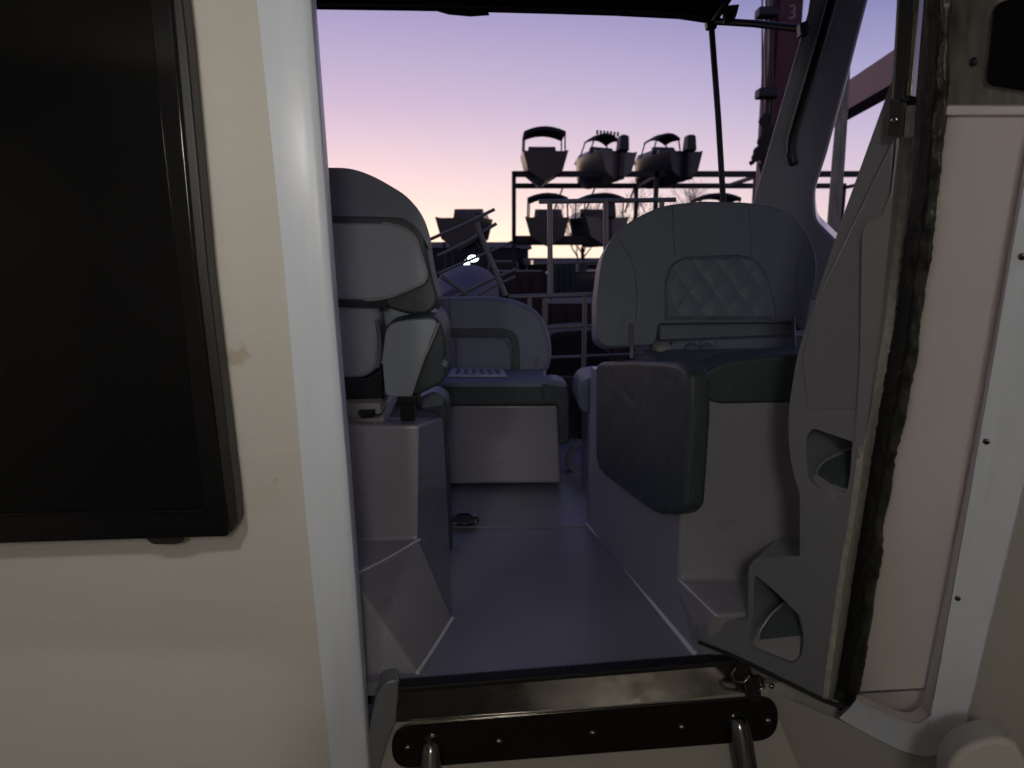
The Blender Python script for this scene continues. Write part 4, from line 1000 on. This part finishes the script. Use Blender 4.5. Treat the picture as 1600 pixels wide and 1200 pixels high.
# small parked vehicles under the rack
def van(label, px, Y, wid, zt, m):
    cx = X(px, Y, 430); o = empty('parked_van', (cx, Y, GZ)); tag(o, label, 'van')
    v = []; prof = [(-wid/2, GZ+0.35), (wid/2, GZ+0.35), (wid/2, GZ+1.1), (wid/2*0.84, zt), (-wid/2*0.84, zt), (-wid/2, GZ+1.1)]
    prism('body', [Vector((cx+a, Y, z)) for a, z in prof], (0, 4.2, 0), m, o, bevel=0.08)
    prism('windscreen', [Vector((cx+a, Y-0.02, z)) for a, z in ((-wid*0.42, GZ+1.15), (wid*0.42, GZ+1.15), (wid*0.37, zt-0.12), (-wid*0.37, zt-0.12))], (0, 0.03, 0), 'window_glass', o)
    for s in (-1, 1):
        tube('wheel', [Vector((cx+s*wid*0.5, Y+0.7, GZ+0.33)), Vector((cx+s*wid*0.38, Y+0.7, GZ+0.33))], 0.33, 'rubber', o, n=16)
        dome('headlight', Vector((cx+s*wid*0.36, Y-0.01, GZ+0.85)), (0, -1, 0), 0.11, 0.04, 'piping', o)
    return o
van('dark van parked under the rack near the green container', 921, 26, 1.8, zpx(424, 26), 'hull_dark')
van('blue van parked left of the rack post', 786, 40, 1.9, zpx(408, 40), 'hull_blue')
# lit floodlight in the yard
fd = empty('floodlight', (X(735, 26), 26, GZ)); tag(fd, 'bright white twin floodlight shining in the yard left of the rack', 'floodlight')
p1 = PY(739, 404, 26); p2 = PY(729, 412, 26)
bar('mast', (p1.x, 26.25, GZ), (p1.x, 26.25, p1.z), 0.08, 0.08, 'rack_steel', fd, up=Vector((0, 1, 0)))
for p, s in ((p1, (0.19, 0.11)), (p2, (0.10, 0.13))):
    n = 20
    hd = prism('lamp_head', [p+Vector((math.cos(a)*s[0]*1.15, 0.03, math.sin(a)*s[1]*1.15)) for a in [i*2*math.pi/n for i in range(n)]], (0, 0.14, 0), 'rack_steel', fd)
    prism('lens', [p+Vector((math.cos(a)*s[0], 0.0, math.sin(a)*s[1])) for a in [i*2*math.pi/n for i in range(n)]], (0, 0.025, 0), 'lamp_lens', fd)

# bare trees
def bare_tree(label, px, Y, pytop, seed, spread=1.0):
    rnd = random.Random(seed)
    b = Vector((X(px, Y, 380), Y, GZ)); H = PY(px, pytop, Y).z-GZ
    o = empty('bare_tree', b); tag(o, label, 'tree', 'bare trees beyond the rack')
    tv_, tf_ = tube_geo([b, b+Vector((0.1, 0, H*0.25)), b+Vector((0.0, 0.1, H*0.5))], 0.2, 8, True, [0.22, 0.17, 0.12])
    mk('trunk', tv_, tf_, 'bark', o)
    vs, fs = [], []
    def grow(p, d, l, r_, k):
        q1 = p+d*l*0.5+Vector((rnd.uniform(-1, 1), rnd.uniform(-1, 1), rnd.uniform(-.3, .6)))*l*0.08
        q2 = p+d*l
        a, f = tube_geo([p, q1, q2], r_, 4, False, [r_, r_*0.8, r_*0.55])
        n0 = len(vs); vs.extend(a); fs.extend([[i+n0 for i in t] for t in f])
        if k == 0: return
        for _ in range(rnd.choice((2, 3, 3))):
            dd = (d+Vector((rnd.uniform(-1, 1)*spread, rnd.uniform(-1, 1)*spread, rnd.uniform(-0.15, 0.6)))*0.75).normalized()
            grow(p+d*l*rnd.uniform(0.55, 1.0), dd, l*rnd.uniform(0.6, 0.82), r_*0.6, k-1)
    for s_ in range(5):
        grow(b+Vector((0, 0, H*(0.25+0.06*s_))), Vector((rnd.uniform(-.8, .8), rnd.uniform(-.8, .8), 1)).normalized(), H*0.26, 0.075, 5)
    mk('branches', vs, fs, 'bark', o)
bare_tree('bare tree showing between the lower boats of the rack', 910, 55, 312, 4)
bare_tree('bare tree behind the top left of the quilted backrest', 1010, 56, 305, 11)
bare_tree('bare tree between the canopy strut and the arch pillar', 1090, 58, 292, 21)
# leaning foliage-brown trunk end seen beside the pillar
# ------------------------------------------------------------------ red yard crane
YC = 16.0
kr = empty('yard_crane', (X(1228, YC, 100), YC, GZ)); tag(kr, 'red yard crane with tall column, slanting boom and black cables', 'crane')
Vc = V(YC, z0=0)
def upr(nm, pxa, pya, pxb, pyb, wd, dp, m, Y=YC):
    return bar(nm, PY(pxa, pya, Y), PY(pxb, pyb, Y), wd, dp, m, kr, up=Vector((0, 1, 0)))
ztop = PY(1230, -260, YC).z
xc0, xc1 = X(1213, YC, 100), X(1249, YC, 100)
box('column', (xc0, YC, GZ), (xc1, YC+0.6, ztop), 'crane_red_shaded', kr, bevel=0.01)
box('column_flange', (X(1203, YC, 100), YC+0.1, GZ), (xc0-0.004, YC+0.5, ztop), 'crane_red_shaded', kr)
for px in (1191, 1197, 1203.5, 1208):
    tube('cable', [PY(px, -250, YC-0.15), PY(px, 100, YC-0.15), PY(px+0.5, 178, YC-0.15)], 0.017, 'crane_black', kr, n=6)
for py in (18, 145):
    c0_ = PY(1186, py-8, YC-0.3); c1_ = PY(1216, py+7, YC-0.3)
    box('cable_guide', (c0_.x, YC-0.34, c1_.z), (c1_.x, YC-0.02, c0_.z), 'crane_black', kr, bevel=0.03)
for i, (px, py, rr) in enumerate(((1192, 190, 0.10), (1200, 205, 0.12), (1192, 222, 0.13), (1185, 238, 0.12), (1196, 246, 0.14), (1180, 247, 0.09))):
    c0_ = PY(px, py, YC-0.2)
    tube('pulley', [c0_+Vector((0, -0.06, 0)), c0_+Vector((0.03, 0.08, 0.02))], rr, 'crane_black', kr, n=12)
for a, b in (((1193, 178), (1190, 236)), ((1206, 178), (1199, 215)), ((1199, 160), (1197, 205)), ((1178, 252), (1172, 256)), ((1200, 215), (1192, 262)), ((1188, 255), (1196, 285))):
    tube('hanger', [PY(*a, YC-0.2), PY(*b, YC-0.2)], 0.05, 'crane_black', kr, n=6)
# boom: box girder coming up to the right and towards the viewer
pA = PY(1285, 182, 13.5); pB = PY(1470, 70, 9.5)
bm_ = bar('boom', pA, pB, 0.32, 0.46, 'crane_red', kr, bevel=0.008)
pA2 = PY(1300, 176, 13.2)
tv_ = (pB-pA).normalized(); sd_ = tv_.cross(Vector((0, 0, 1))).normalized(); up_ = sd_.cross(tv_)
sd_ = sd_ if ((pA+sd_)-CAM).length < ((pA-sd_)-CAM).length else -sd_
fc = pA + tv_*0.75 + sd_*0.163
prism('decal', [fc-tv_*0.3-up_*0.16, fc+tv_*0.3-up_*0.16, fc+tv_*0.3+up_*0.17, fc-tv_*0.3+up_*0.17], sd_*0.003, 'decal', kr)
# the figure painted on the column
tx = bpy.data.curves.new('numeral', 'FONT'); tx.body = '3'; tx.size = 0.40; tx.align_x = 'CENTER'; tx.align_y = 'CENTER'; tx.extrude = 0.003
to = bpy.data.objects.new('numeral_text', tx); sc.collection.objects.link(to)
dg = bpy.context.evaluated_depsgraph_get(); me = bpy.data.meshes.new_from_object(to.evaluated_get(dg)); bpy.data.objects.remove(to)
nu = bpy.data.objects.new('numeral', me); sc.collection.objects.link(nu); me.materials.clear(); me.materials.append(MATS['white_paint'])
nu.parent = kr; nu.rotation_euler = (math.pi/2, 0, 0); nu.location = PY(1238, 20, YC)-kr.location+Vector((0, -0.006, 0))
# weathered timber pole
tpz = PY(1310, 250, 9.0)
po = empty('timber_pole', (tpz.x, 9.0, GZ)); tag(po, 'weathered mossy timber pole beside the arch pillar', 'pole')
lean_ = PY(1322, 90, 9.0)-tpz
pts = [tpz-lean_*4.0, tpz, lean_*0.5+tpz, lean_*1.0+tpz]
pts[0].z = GZ
tube('shaft', pts, 0.08, 'timber', po, n=14, radii=[0.085, 0.075, 0.066, 0.052])
